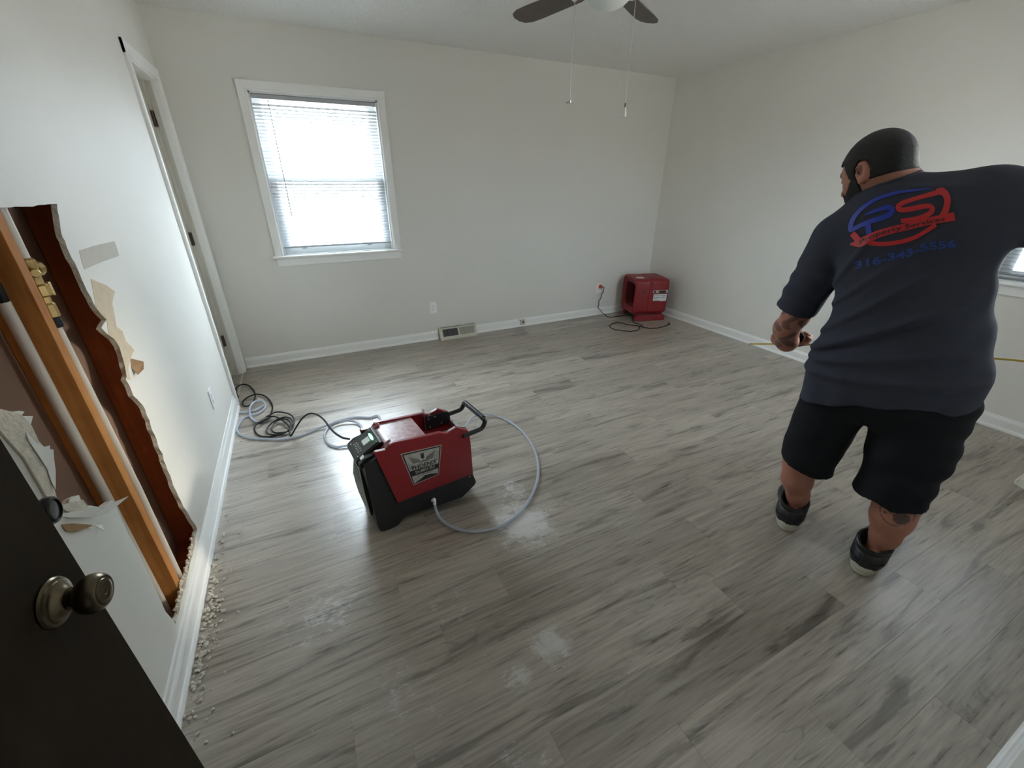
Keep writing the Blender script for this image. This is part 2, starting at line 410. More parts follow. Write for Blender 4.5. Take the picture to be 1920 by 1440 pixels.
# left wall: drywall sheet with the torn hole and the closet opening
def wl(px, py): p = on(px, py, 0, 0.0); return (p.y, p.z)
HOLEPX = [(330,1172),(338,1132),(349,1090),(352,1078),(360,1045),(366,1010),(370,992),(366,983),(350,958),(330,920),(311,872),(290,815),(268,760),(257,748),(250,742),(245,728),(236,712),(238,700),(233,684),(229,664),(223,650),(214,636),(203,628),(190,615),(200,600),(188,588),(180,577),(172,560),(163,545),(158,534),(150,515),(140,492),(131,476),(122,452),(114,432),(112,415),(108,396),(107,382),(84,384),(50,387),(20,389),(3,389)]
hole = []
for i, (a, b) in enumerate(HOLEPX):
    hole.append(wl(a, b))
    if i+1 < len(HOLEPX):
        c, d = HOLEPX[i+1]; nn = max(1, int(math.hypot(c-a, d-b)/9))
        for k in range(1, nn):
            t = k/nn; j = 1.6
            hole.append(wl(a+(c-a)*t+random.uniform(-j, j), b+(d-b)*t+random.uniform(-j, j)))
tl_z = hole[-1][1]
# left side of the hole lies out of frame and behind the open door
hole += [(1.36, tl_z+.002), (1.18, tl_z), (1.02, tl_z-.02)]
LOWPX = [(-160,700),(-90,760),(-30,762),(6,768),(18,774),(36,770),(46,772),(40,780),(62,780),(58,796),(50,812),(60,824),(74,828),(82,838),(94,835),(93,850),(99,856),(96,880),(97,905),(101,928),(112,946),(128,945),(131,935),(148,928),(152,938),(156,948),(172,948),(190,954),(200,945),(208,938),(213,940)]
for i, (a, b) in enumerate(LOWPX):
    p = wl(a, b); hole.append((max(p[0], 1.0), p[1]))
EDGEPX = [(218,950),(240,1000),(262,1040),(285,1090),(301,1125),(310,1146),(322,1160)]
hole += [wl(a, b) for a, b in EDGEPX]
CL = (3.40, 4.012, 2.04)        # closet opening y0,y1,top
wall_left = panel('wall_left', [rect(-.08, D+.02, -.01, H+.02), hole, rect(CL[0], CL[1], 0.0, CL[2])], lambda a, b, t: (t, a, b), 0.0, -.0135, ['wall', 'gyp'], jitter=.0022)
tag(wall_left, kind='structure')
bb = panel('backing_board', [rect(-.08, D+.02, -.01, H), rect(CL[0], CL[1], .0, CL[2])], lambda a, b, t: (t, a, b), -.102, -.118, ['backing'], wall_left)
cl = MB(); cl.box((-.62, CL[0]-.1, 0), (-.6, CL[1]+.1, H)); cl.box((-.62, CL[0]-.12, 0), (-.115, CL[0]-.1, H)); cl.box((-.62, CL[1]+.1, 0), (-.115, CL[1]+.12, H))
tag(cl.build('wall_closet', 'wall'), kind='structure')
for yy, m in ((1.155, 'stud'), (1.558, 'stud'), (1.925, 'studred'), (2.35, 'stud'), (.75, 'stud')):
    MB().box((-.1018, yy, .038), (-.0137, yy+.038, H)).build('stud', m, wall_left, bevel=.002, segs=1)
MB().box((-.1018, -.05, 0), (-.0137, 3.3, .038)).build('bottom_plate', 'studred', wall_left, bevel=.002, segs=1)
# torn paper, peeled paint and flaps around the hole
def sheet(name, pxs, m, lift=.0008, thick=.0006, parent=wall_left, lifts=None):
    pts = [wl(a, b) for a, b in pxs]; ls = lifts or [lift]*len(pts); mb = MB(); n = len(pts)
    tri = tessellate_polygon([[Vector((a, b, 0)) for a, b in pts]])
    mb.add([(l+thick, a, b) for (a, b), l in zip(pts, ls)]+[(l, a, b) for (a, b), l in zip(pts, ls)], [tuple(t) for t in tri]+[tuple(n+i for i in t) for t in tri]+[(i, (i+1) % n, n+(i+1) % n, n+i) for i in range(n)])
    return mb.build(name, m, parent)
sheet('joint_tape', [(148,470),(176,461),(214,452),(218,462),(223,480),(196,489),(158,505),(153,490)], 'scar', .0002)
sheet('torn_paper', [(170,523),(184,529),(199,535),(208,542),(215,546),(212,558),(210,570),(213,583),(215,594),(218,612),(229,621),(236,640),(246,650),(251,657),(246,668),(240,690),(244,712),(238,712),(233,684),(223,650),(214,636),(203,628),(200,600),(188,588),(180,577)], 'paper', .0003)
sheet('paper_flap', [(244,672),(261,679),(256,694),(250,704),(246,690)], 'brownpaper', lifts=[.0, .012, .02, .012, .0], thick=.001)
sheet('torn_paper', [(-40,772),(4,770),(34,778),(54,800),(68,830),(88,850),(92,880),(93,905),(101,935),(112,948),(131,942),(150,938),(160,950),(150,965),(120,960),(80,930),(40,860)], 'gyp', .0012, .004)
sheet('peeled_paint', [(40,812),(60,832),(80,842),(92,845),(93,862),(96,885),(96,920),(88,905),(80,880),(60,850),(46,830)], 'wall', .0065, .0012)
fp = sheet('paper_flap', [(106,968),(130,972),(168,970),(190,966),(205,950),(216,936),(200,944),(186,955),(166,951),(150,958),(122,962)], 'wall', lifts=[.002,.004,.004,.012,.02,.03,.02,.012,.008,.006,.004], thick=.001)
sheet('paper_flap', [(112,984),(132,982),(160,984),(172,986),(156,992),(138,998),(122,997)], 'brownpaper', .002, .0012)
sheet('paper_flap', [(176,986),(186,984),(184,998),(180,990)], 'wall', lifts=[.001,.004,.012,.004], thick=.001)
# crumbled gypsum rim along the bottom cut
def blob_mesh(name, r=.01, seed=0, sub=1):
    bm = bmesh.new(); bmesh.ops.create_icosphere(bm, subdivisions=sub, radius=r); rd = random.Random(seed)
    for v in bm.verts: v.co *= rd.uniform(.6, 1.25)
    me = bpy.data.meshes.new(name); bm.to_mesh(me); bm.free(); return me
rim = MB()
for (a, b), (c, d), n in [((334,1165),(345,1095),14),((345,1095),(358,1045),10),((358,1045),(368,992),9)]:
    for k in range(n):
        t = k/n; yy, zz = wl(a+(c-a)*t+random.uniform(-3, 2), b+(d-b)*t)
        me = blob_mesh('x', random.uniform(.006, .012), k*7+n); rim.add([(v.co.x*.8-.008, v.co.y+yy, v.co.z+zz) for v in me.vertices], [tuple(p.vertices) for p in me.polygons]); bpy.data.meshes.remove(me)
rim.build('gypsum_rim', 'gyp', wall_left, smooth=True)

# ------------------------------------------------------------------ pipes in the wall
t = empty('water_pipe', 'pinkish white water pipe with brass valve, right of the pale pine stud', 'pipe', (-.032, 1.643, .04))
MB().tube([(0, 0, 0), (.002, .002, .5), (-.002, -.004, 1.055)], .0125, 12).build('tube', 'pex', t, smooth=True)
MB().tube([(0, -.004, 1.235), (0, -.004, 2.3)], .0135, 12).build('riser', 'pex', t, smooth=True)
v = MB(); v.lathe([(.014, 0), (.019, .003), (.019, .035), (.015, .04), (.015, .055), (.022, .06), (.022, .085), (.017, .09), (.017, .125), (.02, .13), (.02, .15), (.014, .155)], (0, -.004, 1.08), (0, 0, 1), 10)
v.lathe([(.008, 0), (.012, .004), (.012, .03), (.009, .034)], (0, -.004, 1.20), (.6, -.8, 0), 10); v.lathe([(.015, 0), (.02, .004), (.02, .02), (.01, .024)], (0, .008, 1.205), (.3, 1, 0), 10)
v.box((.012, .008, 1.135), (.02, .02, 1.17))
v.build('brass_valve', 'brass', t, smooth=True)
MB().lathe([(.013, 0), (.0165, .002), (.0165, .028), (.013, .03)], (-.0, -.004, 1.052), (0, 0, 1), 12).build('clamp_ring', 'blackg', t, smooth=True)
t = empty('water_pipe', 'white water pipe clipped to the left face of the pine stud', 'pipe', (-.062, 1.54, .04))
MB().tube([(0, 0, 0), (0, .0, .6), (.002, -.006, 1.15)], .0125, 12).build('tube', 'pex', t, smooth=True)
MB().tube([(0, -.006, 1.15), (.002, -.008, 1.19), (.006, -.04, 1.215)], .014, 10).build('elbow', 'blackg', t, smooth=True)

# ------------------------------------------------------------------ baseboards
def baseboard(name, p0, p1, nrm, h=.088, m='trim'):
    prof = [(0, 0), (.022, 0), (.022, .008), (.0175, .017), (.0125, .021), (.0125, .062), (.0105, .072), (.006, .080), (.005, h-.003), (0.0035, h), (0, h)]
    p0 = Vector(p0); p1 = Vector(p1); n = Vector(nrm); mb = MB(); k = len(prof)
    vs = [p+n*a+Vector((0, 0, b)) for p in (p0, p1) for a, b in prof]
    fs = [(i, i+1, k+i+1, k+i) for i in range(k-1)]+[tuple(range(k)), tuple(k+i for i in range(k))[::-1]]
    o = mb.add(vs, fs).build(name, m); tag(o, kind='structure'); return o
baseboard('baseboard_left', (0, NEAR, 0), (0, CL[0]-.072, 0), (1, 0, 0), .1)
baseboard('baseboard_far', (.02, D, 0), (1.735, D, 0), (0, -1, 0))
baseboard('baseboard_far.001', (2.15, D, 0), (W, D, 0), (0, -1, 0))
baseboard('baseboard_right', (W, NEAR, 0), (W, D-.02, 0), (-1, 0, 0))
baseboard('baseboard_near', (.98, NEAR, 0), (W, NEAR, 0), (0, 1, 0), .1)

# ------------------------------------------------------------------ closet door and casing
def casing_leg(mb, fn, a0, a1, b0, b1):
    """moulded board from a0(inner)..a1(outer) x b0..b1 ; fn(a,b,t)"""
    prof = [(0, 0), (0, .010), (.12, .0135), (.25, .012), (.8, .016), (.93, .0165), (1, .012), (1, 0)]
    vs = [fn(a0+(a1-a0)*u, b, t) for b in (b0, b1) for u, t in prof]; k = len(prof)
    mb.add(vs, [(i, i+1, k+i+1, k+i) for i in range(k-1)]+[tuple(range(k)), tuple(k+i for i in range(k))])
cs = empty('trim_1', kind='structure')
fnl = lambda a, b, t: (t, a, b)
for (a0, a1) in ((CL[0], CL[0]-.068), (CL[1], CL[1]+.068)):
    mb = MB(); casing_leg(mb, fnl, a0, a1, 0, CL[2]+.062); mb.build('casing_leg', 'trim', cs)
mb = MB(); casing_leg(mb, lambda a, b, t: (t, b, a), CL[2], CL[2]+.062, CL[0]-.068, CL[1]+.068); mb.build('casing_head', 'trim', cs)
for yy in (CL[0], CL[1]-.014):
    MB().box((-.12, yy, 0), (.001, yy+.014, CL[2])).build('jamb', 'trim', cs, bevel=.001, segs=1)
MB().box((-.12, CL[0], CL[2]-.014), (.001, CL[1], CL[2])).build('jamb', 'trim', cs)
for a, b in ((CL[0]+.014, CL[0]+.026), (CL[1]-.026, CL[1]-.014)): MB().box((-.055, a, 0), (-.030, b, CL[2]-.014)).build('door_stop', 'trimfar', cs)
d2 = empty('door_2', kind='structure', label='cream closet door standing shut in the left wall corner')
MB().box((-.112, CL[0]+.016, .008), (-.076, CL[1]-.016, CL[2]-.017)).build('leaf', 'leaf', d2, bevel=.002, segs=1)
for zz in (1.82, 1.08, .30):
    h = MB(); h.tube([(-.070, CL[1]-.019, zz-.045), (-.070, CL[1]-.019, zz+.045)], .0065, 8); h.box((-.076, CL[1]-.042, zz-.044), (-.0735, CL[1]-.02, zz+.044)); h.box((-.07, CL[1]-.0175, zz-.044), (-.058, CL[1]-.0148, zz+.044)); h.build('hinge', 'hinge', d2, smooth=True)

# ------------------------------------------------------------------ windows with blinds
def window(name, fn, o, wall_t, label):
    """fn(a, t, z): a along the wall, t into the room (t=0 wall face, negative outward)"""
    a0, a1, z0, z1 = o; root = empty(name, kind='structure', label=label)
    bx = lambda nm, A0, A1, T0, T1, Z0, Z1, m, par=root, bv=.002: MB().add([fn(a, t_, z) for z in (Z0, Z1) for a, t_ in ((A0,T0),(A1,T0),(A1,T1),(A0,T1))],
        [(0,3,2,1),(4,5,6,7),(0,1,5,4),(1,2,6,5),(2,3,7,6),(3,0,4,7)]).build(nm, m, par, bevel=bv, segs=1)
    for (p, q) in ((a0, a0-.065), (a1, a1+.065)):
        mb = MB(); casing_leg(mb, lambda a, b, t_: fn(a, t_, b), p, q, z0, z1+.064); mb.build('casing_leg', 'trim', root)
    mb = MB(); casing_leg(mb, lambda a, b, t_: fn(b, t_, a), z1, z1+.064, a0-.065, a1+.065); mb.build('casing_head', 'trim', root)
    bx('stool', a0-.085, a1+.085, -.06, .042, z0-.022, z0, 'trim', bv=.005)
    bx('apron', a0-.06, a1+.06, .0, .015, z0-.082, z0-.022, 'trim', bv=.003)
    for (A0, A1, Z0, Z1) in ((a0, a0+.012, z0, z1), (a1-.012, a1, z0, z1), (a0, a1, z1-.012, z1), (a0, a1, z0-.02, z0+.004)): bx('jamb', A0, A1, -wall_t+.001, .0, Z0, Z1, 'sash', bv=0)
    zm = (z0+z1)/2 + .01
    for nm, Z0, Z1, T in (('upper_sash', zm-.02, z1-.012, .025-wall_t), ('lower_sash', z0+.004, zm+.02, .055-wall_t)):
        s = empty(nm, parent=root); st = .052
        e = bx('stile', a0+.012, a0+.012+st, T, T+.028, Z0, Z1, 'sash', s); e2 = bx('stile', a1-.012-st, a1-.012, T, T+.028, Z0, Z1, 'sash', s)
        bx('rail', a0+.012+st, a1-.012-st, T, T+.028, Z0, Z0+(.055 if nm[0] == 'l' else .04), 'sash', s); bx('rail', a0+.012+st, a1-.012-st, T, T+.028, Z1-.04, Z1, 'sash', s)
        MB().add([fn(a, T+.014, z) for a, z in ((a0+.05, Z0+.03), (a1-.05, Z0+.03), (a1-.05, Z1-.03), (a0+.05, Z1-.03))], [(0, 1, 2, 3)]).build('pane', 'glass', s)
    return root
def blind(fn, o, label, tilt, zbot):
    a0, a1, z0, z1 = o; a0 += .008; a1 -= .008
    root = empty('window_blind', label, 'blind', fn((a0+a1)/2, -.03, zbot))
    inv = Vector(root.location)
    def put(mb, nm, m, par=root, **k):
        mb.v = [tuple(Vector(q)-inv) for q in mb.v]; return mb.build(nm, m, par, **k)
    B = lambda A0, A1, T0, T1, Z0, Z1: MB().add([fn(a, t_, z) for z in (Z0, Z1) for a, t_ in ((A0,T0),(A1,T0),(A1,T1),(A0,T1))], [(0,3,2,1),(4,5,6,7),(0,1,5,4),(1,2,6,5),(2,3,7,6),(3,0,4,7)])
    hr = put(B(a0, a1, -.045, -.012, z1-.042, z1-.014), 'headrail', 'slat', bevel=.002, segs=1)
    zt = z1-.055; n = int((zt-zbot-.012)/.0225); dz = (zt-zbot-.02)/n
    prof = [(-.0125, -.0012), (-.0062, .0005), (0, .0011), (.0062, .0005), (.0125, -.0012)]
    c, s = math.cos(tilt), math.sin(tilt); me0 = None
    for i in range(n):
        z = zbot+.022+dz*i
        if me0 is None:
            mb = MB(); vs = []
            for a in (a0+.003, a1-.003):
                for (u, h) in prof: vs.append(Vector(fn(a, -.0285+u*c-h*s, z-u*s+h*c))-inv)
                for (u, h) in reversed(prof): vs.append(Vector(fn(a, -.0285+u*c-(h-.0006)*s, z-u*s+(h-.0006)*c))-inv)
            k = 10; mb.add(vs, [(j, (j+1) % k, k+(j+1) % k, k+j) for j in range(k)]); me0 = mb.build('slat', 'slat', root, smooth=True); me0 = me0
            base = z
        else:
            o2 = me0.copy(); COL.objects.link(o2); o2.location = (0, random.uniform(-.0004, .0004), z-base); o2.rotation_euler = (random.uniform(-.0006, .0006), random.uniform(-.0006, .0006), 0)
    br = put(B(a0+.003, a1-.003, -.041, -.016, zbot-.006, zbot+.010), 'bottom_rail', 'slat', bevel=.003, segs=1)
    for f in (.18, .78):
        a = a0+(a1-a0)*f
        put(MB().add([fn(a+e, -.0145, z) for e, z in ((-.001, zbot), (.001, zbot), (.001, z1-.04), (-.001, z1-.04))], [(0, 1, 2, 3)]), 'ladder_string', 'slat')
        put(B(a-.018, a+.018, -.02, -.011, zbot-.014, zbot-.002), 'rail_clip', 'slat')
    return root, put
fn1 = lambda a, t_, z: (a, D-t_, z)
fn2 = lambda a, t_, z: (W-t_, a, z)
fn3 = lambda a, t_, z: (a, NEAR+t_, z)
window('window_1', fn1, WIN1, .13, 'white framed window in the far wall behind closed mini blinds')
window('window_2', fn2, WIN2, .13, 'white framed window in the right wall behind the man')
window('added_fill_window', fn3, FILL_WIN, .11, 'plain white framed window added out of view in the near wall for fill daylight')
bl, put = blind(fn1, WIN1, 'white mini blind hanging in the far wall window', math.radians(44), .966)
p = [fn1(WIN1[0]+.118, -.002, z) for z in (1.985, 1.6, 1.205)]
put(MB().tube(p, .0032, 6), 'tilt_wand', mat('grey_wand', (.30, .32, .38), .3), smooth=True)
blind(fn2, WIN2, 'white mini blind in the right wall window beside the man', math.radians(-14), .93)

# ------------------------------------------------------------------ entry door (open, foreground left)
DA = math.radians(7.0); hx, hy = .198-math.sin(DA)*.77, .822-math.cos(DA)*.77
d1 = empty('door_1', kind='structure', label='dark stained door standing open in the left foreground', loc=(hx, hy, 0)); d1.rotation_euler = (0, 0, -DA)
# local: +y along the leaf to the latch edge, +x towards the room
MB().box((-.035, 0, .012), (0, .77, 2.03)).build('leaf', 'doorwood', d1, bevel=.0025, segs=1)
kn = empty('door_knob', parent=d1, loc=(0, .70, .914))
MB().lathe([(.034, 0), (.035, .003), (.033, .006), (.029, .0075), (.028, .0095), (.0235, .011), (.019, .016), (.0155, .019), (.0155, .02)], (0, 0, 0), (1, 0, 0), 32).build('rosette', 'antique', kn, smooth=True)
MB().lathe([(.011, .012), (.0115, .022), (.016, .027), (.0245, .034), (.0275, .042), (.0275, .050), (.0255, .056), (.022, .0595), (.021, .0585), (.0185, .0585), (.0175, .060), (.0135, .061), (.0125, .0602), (.0055, .0604), (.005, .0596), (.001, .0596)], (0, 0, 0), (1, 0, 0), 32).build('knob', 'antique', kn, smooth=True)
MB().box((-.028, .7695, .88), (-.007, .7715, .95)).build('latch_plate', 'antique', d1)
for zz in (.25, 1.05, 1.8): MB().tube([(.004, -.004, zz-.045), (.004, -.004, zz+.045)], .007, 8).build('hinge', 'antique', d1)
# round dark knob against the torn wall
kp = on(95, 957, 0, .05)
t = empty('door_bumper', 'round black bumper with a shiny rim by the torn plaster behind the dark door', 'door bumper', (0, kp.y, kp.z))
MB().lathe([(.024, .0), (.026, .003), (.024, .008), (.013, .011), (.012, .03), (.024, .034), (.027, .040)], (0, 0, 0), (1, 0, 0), 24).build('base', 'chrome', t, smooth=True)
MB().lathe([(.027, .040), (.0285, .044), (.0285, .052), (.026, .057), (.0215, .0585), (.021, .0555), (.001, .0565)], (0, 0, 0), (1, 0, 0), 24).build('cap', 'blackg', t, smooth=True)

# ------------------------------------------------------------------ outlets, jack, registers
def outlet(loc, rz, label):
    t = empty('wall_outlet', label, 'outlet', loc, rz, group='duplex wall outlets')   # local: -y is the room
    MB().box((-.035, -.005, -.057), (.035, 0, .057)).build('cover_plate', 'white', t, bevel=.003, segs=2)
    for zz in (-.0195, .0195):
        f = MB().box((-.017, -.0075, zz-.0145), (.017, -.004, zz+.0145)).build('socket', 'white', t, bevel=.004, segs=1)
        s = MB()
        for x, h in ((-.0065, .0045), (.0065, .0036)): s.box((x-.0012, -.0079, zz+.003-h), (x+.0012, -.0074, zz+.003+h))
        s.box((-.0022, -.0079, zz-.0105), (.0022, -.0074, zz-.0065)); s.build('slots', 'ink', f)
    MB().lathe([(.003, 0), (.003, .001), (.001, .0015)], (0, -.005, 0), (0, -1, 0), 8).build('screw', 'chrome', t)
    return t
outlet((1.706, D, .328), 0, 'white outlet on the far wall above the floor register')
outlet((3.728, D, .325), 0, 'white outlet on the far wall with an orange plug in it')
outlet((0, 2.761, .342), math.pi/2, 'white outlet on the left wall near the baseboard and cords')
pj = empty('phone_jack', 'small beige phone jack on the far baseboard right of the register', 'jack', (2.705, D-.012, .052))
MB().box((-.026, -.022, -.03), (.026, 0, .03)).build('box', 'scar', pj, bevel=.004)
MB().box((-.008, -.0235, -.006), (.008, -.021, .012)).build('port', 'ink', pj)
MB().lathe([(.004, 0), (.004, .002), (.001, .003)], (0, -.022, .02), (0, -1, 0), 8).build('screw', 'chrome', pj)
MB().tube([(-.024, -.004, .02), (-.05, -.004, .03)], .002, 6).build('wire', 'cord', pj)

def register(loc, rz, L, label):
    t = empty('floor_register', label, 'register', loc, rz)     # local x along wall, -y front
    prof = [(0, 0), (-.075, 0), (-.075, .022), (-.028, .108), (-.02, .114), (0, .114)]
    f = lambda a, b, x: (x, a, b)
    mb = MB(); mb.prism([(q[0], q[1]) for q in prof], f, 0, .012); mb.prism(prof, f, L-.012, L)
    def slope(u): return (-.075+.047*u, .022+.086*u)
    for u0, u1 in ((0, .12), (.9, 1.0)):
        a, b = slope(u0), slope(u1); mb.prism([a, b, (b[0]+.012, b[1]-.004), (a[0]+.012, a[1]-.004)], f, .012, L-.012)
    for x0, x1 in ((.012, .03), (L*.5-.008, L*.5+.008), (L-.03, L-.012)):
        a, b = slope(.12), slope(.9); mb.prism([a, b, (b[0]+.012, b[1]-.004), (a[0]+.012, a[1]-.004)], f, x0, x1)
    mb.box((.012, -.075, 0), (L-.012, -.072, .022)); mb.box((.012, -.02, .108), (L-.012, -.016, .114))
    mb.build('frame', 'cream', t, bevel=.0012, segs=1)
    for x0, x1, m in ((.03, L*.5-.008, 'meshd'), (L*.5+.008, L-.03, 'meshl')):
        a, b = slope(.1), slope(.92); MB().prism([(a[0]+.010, a[1]-.004), (b[0]+.010, b[1]-.004), (b[0]+.013, b[1]-.006), (a[0]+.013, a[1]-.006)], f, x0, x1).build('mesh_screen', m, t)
        for k in range(1, 3):
            xx = x0+(x1-x0)*k/3; a2, b2 = slope(.12), slope(.9); MB().prism([(a2[0]+.004, a2[1]), (b2[0]+.004, b2[1]), (b2[0]+.008, b2[1]-.003), (a2[0]+.008, a2[1]-.003)], f, xx-.0012, xx+.0012).build('vane', m, t)
    MB().box((.012, -.016, .109), (L-.012, -.004, .1135)).build('top_slot', 'dark', t)
    return t
register((1.742, D-.004, 0), math.radians(0.0), .40, 'cream floor register with two mesh windows at the far baseboard')
register((3.875, .495, 0), math.radians(-118), .42, 'cream register with dark mesh on floor at the right picture edge')

# ------------------------------------------------------------------ ceiling fan
t = empty('ceiling_fan', 'ceiling fan with dusty brown blades and a white globe light', 'fan', (2.155, 2.235, H))
MB().lathe([(.085, 0), (.088, -.02), (.10, -.03), (.115, -.045), (.118, -.10), (.10, -.125), (.06, -.135), (.055, -.15), (.07, -.155), (.07, -.165)], (0, 0, 0), (0, 0, 1), 32).build('motor_housing', 'trim', t, smooth=True)
MB().lathe([(.065, -.150), (.093, -.158), (.106, -.170), (.108, -.185), (.100, -.203), (.082, -.219), (.055, -.231), (.025, -.238), (.001, -.239)], (0, 0, 0), (0, 0, 1), 32).build('globe', 'globe', t, smooth=True)
for ang in (31, 104, 176, 248, 320):
    a = math.radians(ang); R_ = Matrix.Rotation(a, 4, 'Z') @ Matrix.Translation((0, 0, -.135)) @ Matrix.Rotation(math.radians(11), 4, 'X')
    out = [(.19, -.05), (.22, -.058), (.52, -.068), (.60, -.066), (.645, -.05), (.665, -.02), (.665, .02), (.645, .05), (.60, .066), (.52, .068), (.22, .058), (.19, .05)]
    b = MB().prism(out, lambda p, q, h: tuple(R_ @ Vector((p, q, h))), -.003, .003).build('blade', 'blade', t)
    MB().prism([(.09, -.02), (.17, -.015), (.25, -.035), (.25, .035), (.17, .015), (.09, .02)], lambda p, q, h: tuple(R_ @ Vector((p, q, h))), -.006, -.0032).build('blade_bracket', 'trim', t)
for (x, y, z0, kind) in ((1.953, 2.212, 1.80, 'f'), (2.29, 2.197, 1.80, 'd')):
    lx, ly = x-2.155, y-2.235; c = empty('pull_chain', parent=t)
    MB().tube([(lx*.45, ly*.45, -.165), (lx*.8, ly*.8, -.175), (lx, ly, -.20), (lx, ly, z0-H+.03)], .0016, 6).build('chain', 'chrome', c)
    if kind == 'd':
        MB().lathe([(.002, .03), (.004, .028), (.004, .012), (.003, .008)], (lx, ly, z0-H), (0, 0, 1), 10).build('ferrule', 'hinge', c, smooth=True)
        MB().lathe([(.004, .010), (.006, -.002), (.0105, -.016), (.0115, -.024), (.009, -.032), (.001, -.036)], (lx, ly, z0-H), (0, 0, 1), 14).build('teardrop', 'shadeglass', c, smooth=True)
    else:
        m_ = MB(); m_.lathe([(.001, .012), (.006, .008), (.007, 0), (.005, -.006), (.001, -.009)], (lx, ly, z0-H+.012), (0, 0, 1), 10); m_.build('fan_ball', 'chrome', c, smooth=True)
        for q in range(4):
            aa = math.radians(25+90*q); dx, dy = math.cos(aa), math.sin(aa); zz = z0-H+.011
            MB().add([(lx+dx*.006-dy*.002, ly+dy*.006+dx*.002, zz), (lx+dx*.006+dy*.002, ly+dy*.006-dx*.002, zz), (lx+dx*.021+dy*.006, ly+dy*.021-dx*.006, zz-.002), (lx+dx*.021-dy*.006, ly+dy*.021+dx*.006, zz+.001)], [(0, 1, 2, 3)]).build('charm_blade', 'hinge', c)

# ================================================================== DEHUMIDIFIER
TH = math.radians(7.0); DO = fl(713, 1000)
dh = empty('dehumidifier', 'red and black portable dehumidifier with green lit panel and carry handle', 'dehumidifier', (DO.x, DO.y, 0), TH)
WD = .25
def T(u, z, v):      # slight inward taper towards the top
    k = 1-.13*max(0, z)/.43; return (u, WD/2+(v-WD/2)*k, z)
body = [(-.002, .03), (.004, .010), (.018, .002), (.04, 0), (.066, 0), (.088, .006), (.112, .026), (.14, .042), (.20, .034), (.27, .024), (.40, .012), (.425, .014), (.493, .055), (.503, .066), (.503, .078), (.489, .125), (.489, .305), (.28, .305), (.272, .37), (.10, .395), (.05, .395), (-.012, .375), (-.014, .30)]
MB().prism(body, T, 0, WD).build('body_shell', 'black', dh, bevel=.005, segs=2, angle=50)
rs = [(.098, .130), (.489, .130), (.487, .30), (.484, .355), (.477, .386), (.430, .414), (.417, .420), (.400, .414), (.384, .410), (.372, .403), (.362, .405), (.338, .419), (.315, .4205), (.118, .442), (.1, .436), (.088, .419), (.040, .424), (.034, .42)]
for v0, v1 in ((-.005, .016), (WD-.016, WD+.005)): MB().prism(rs, T, v0, v1).build('side_panel', 'red', dh, bevel=.0025, segs=2, angle=25)
MB().prism([(.082, .37), (.275, .37), (.275, .418), (.118, .432), (.09, .424)], T, .014, WD-.014).build('top_deck', 'reddustsheen', dh, bevel=.003, segs=2)
for v0, v1 in ((.0, .045), (WD-.045, WD)): MB().prism([(.058, .40), (.105, .40), (.120, .4405), (.105, .436)], T, v0, v1).build('deck_rib', 'red', dh, bevel=.002, segs=1)
MB().prism([(.275, .30), (.485, .30), (.485, .318), (.275, .318)], T, .012, WD-.012).build('tub_floor', 'red', dh, bevel=.002)
MB().prism([(.265, .31), (.275, .31), (.275, .418), (.265, .418)], T, .014, WD-.014).build('tub_wall', 'red', dh)
MB().prism([(.474, .312), (.490, .312), (.490, .345), (.474, .345)], T, .06, WD-.03).build('rating_plate', 'silver', dh, bevel=.001)
for v0, v1, sv in ((WD-.028, WD-.017, WD-.0285), (.017, .028, .0285)):
    br = MB().prism([(.345, .322), (.478, .330), (.480, .385), (.455, .398), (.345, .402)], T, v0, v1).build('handle_bracket', 'black', dh, bevel=.002)
    for (a, b) in ((.36, .385), (.395, .388), (.365, .338), (.43, .341)):
        q = T(a, b, sv); MB().lathe([(.005, 0), (.005, .0015), (.001, .0025)], q, (0, -1 if sv > .1 else 1, 0), 10).build('screw', 'chrome', br, smooth=True)
MB().tube([T(.33, .41, WD-.02), T(.335, .445, WD-.022), T(.34, .45, WD-.03), T(.34, .33, WD-.034)], .0018, 6).build('latch_wire', 'chrome', dh, smooth=True)
hp = [(.45, .012, .362), (.53, .012, .366), (.556, .013, .372), (.570, .014, .392), (.573, .016, .408)]
path = [Vector(p) for p in hp]; pts = spline(path, 5); far = [Vector((p.x, WD-p.y, p.z)) for p in pts][::-1]
MB().tube(pts+far, .0115, 12).build('carry_handle', 'black', dh, smooth=True)
MB().tube([(.574, .03, .410), (.574, WD-.03, .410)], .0135, 14).build('handle_grip', M['blackg'], dh, smooth=True)
# control panel
cp = MB().prism([(-.030, .345), (-.036, .366), (-.028, .376), (.078, .432), (.092, .428), (.092, .36)], T, .055, WD-.022).build('control_panel', 'black', dh, bevel=.003, segs=2)
pa, pb = Vector((-.0265, 0, .3795)), Vector((.074, 0, .4325)); nn = Vector((-(pb.z-pa.z), 0, pb.x-pa.x)).normalized()
def PF(s_, v, h=0): q = pa+(pb-pa)*s_+nn*h; return tuple(T(q.x, q.z, v))
def pquad(nm, s0, s1, v0, v1, h, m, par=cp, th=.0012):
    mb = MB(); vs = [PF(s_, v, hh) for hh in (h-th, h) for s_, v in ((s0, v0), (s1, v0), (s1, v1), (s0, v1))]
    return mb.add(vs, [(0,3,2,1),(4,5,6,7),(0,1,5,4),(1,2,6,5),(2,3,7,6),(3,0,4,7)]).build(nm, m, par)
pquad('panel_face', .02, .98, .066, WD-.034, .0010, 'panelg')
pquad('display', .46, .76, .118, .165, .0022, 'screen')
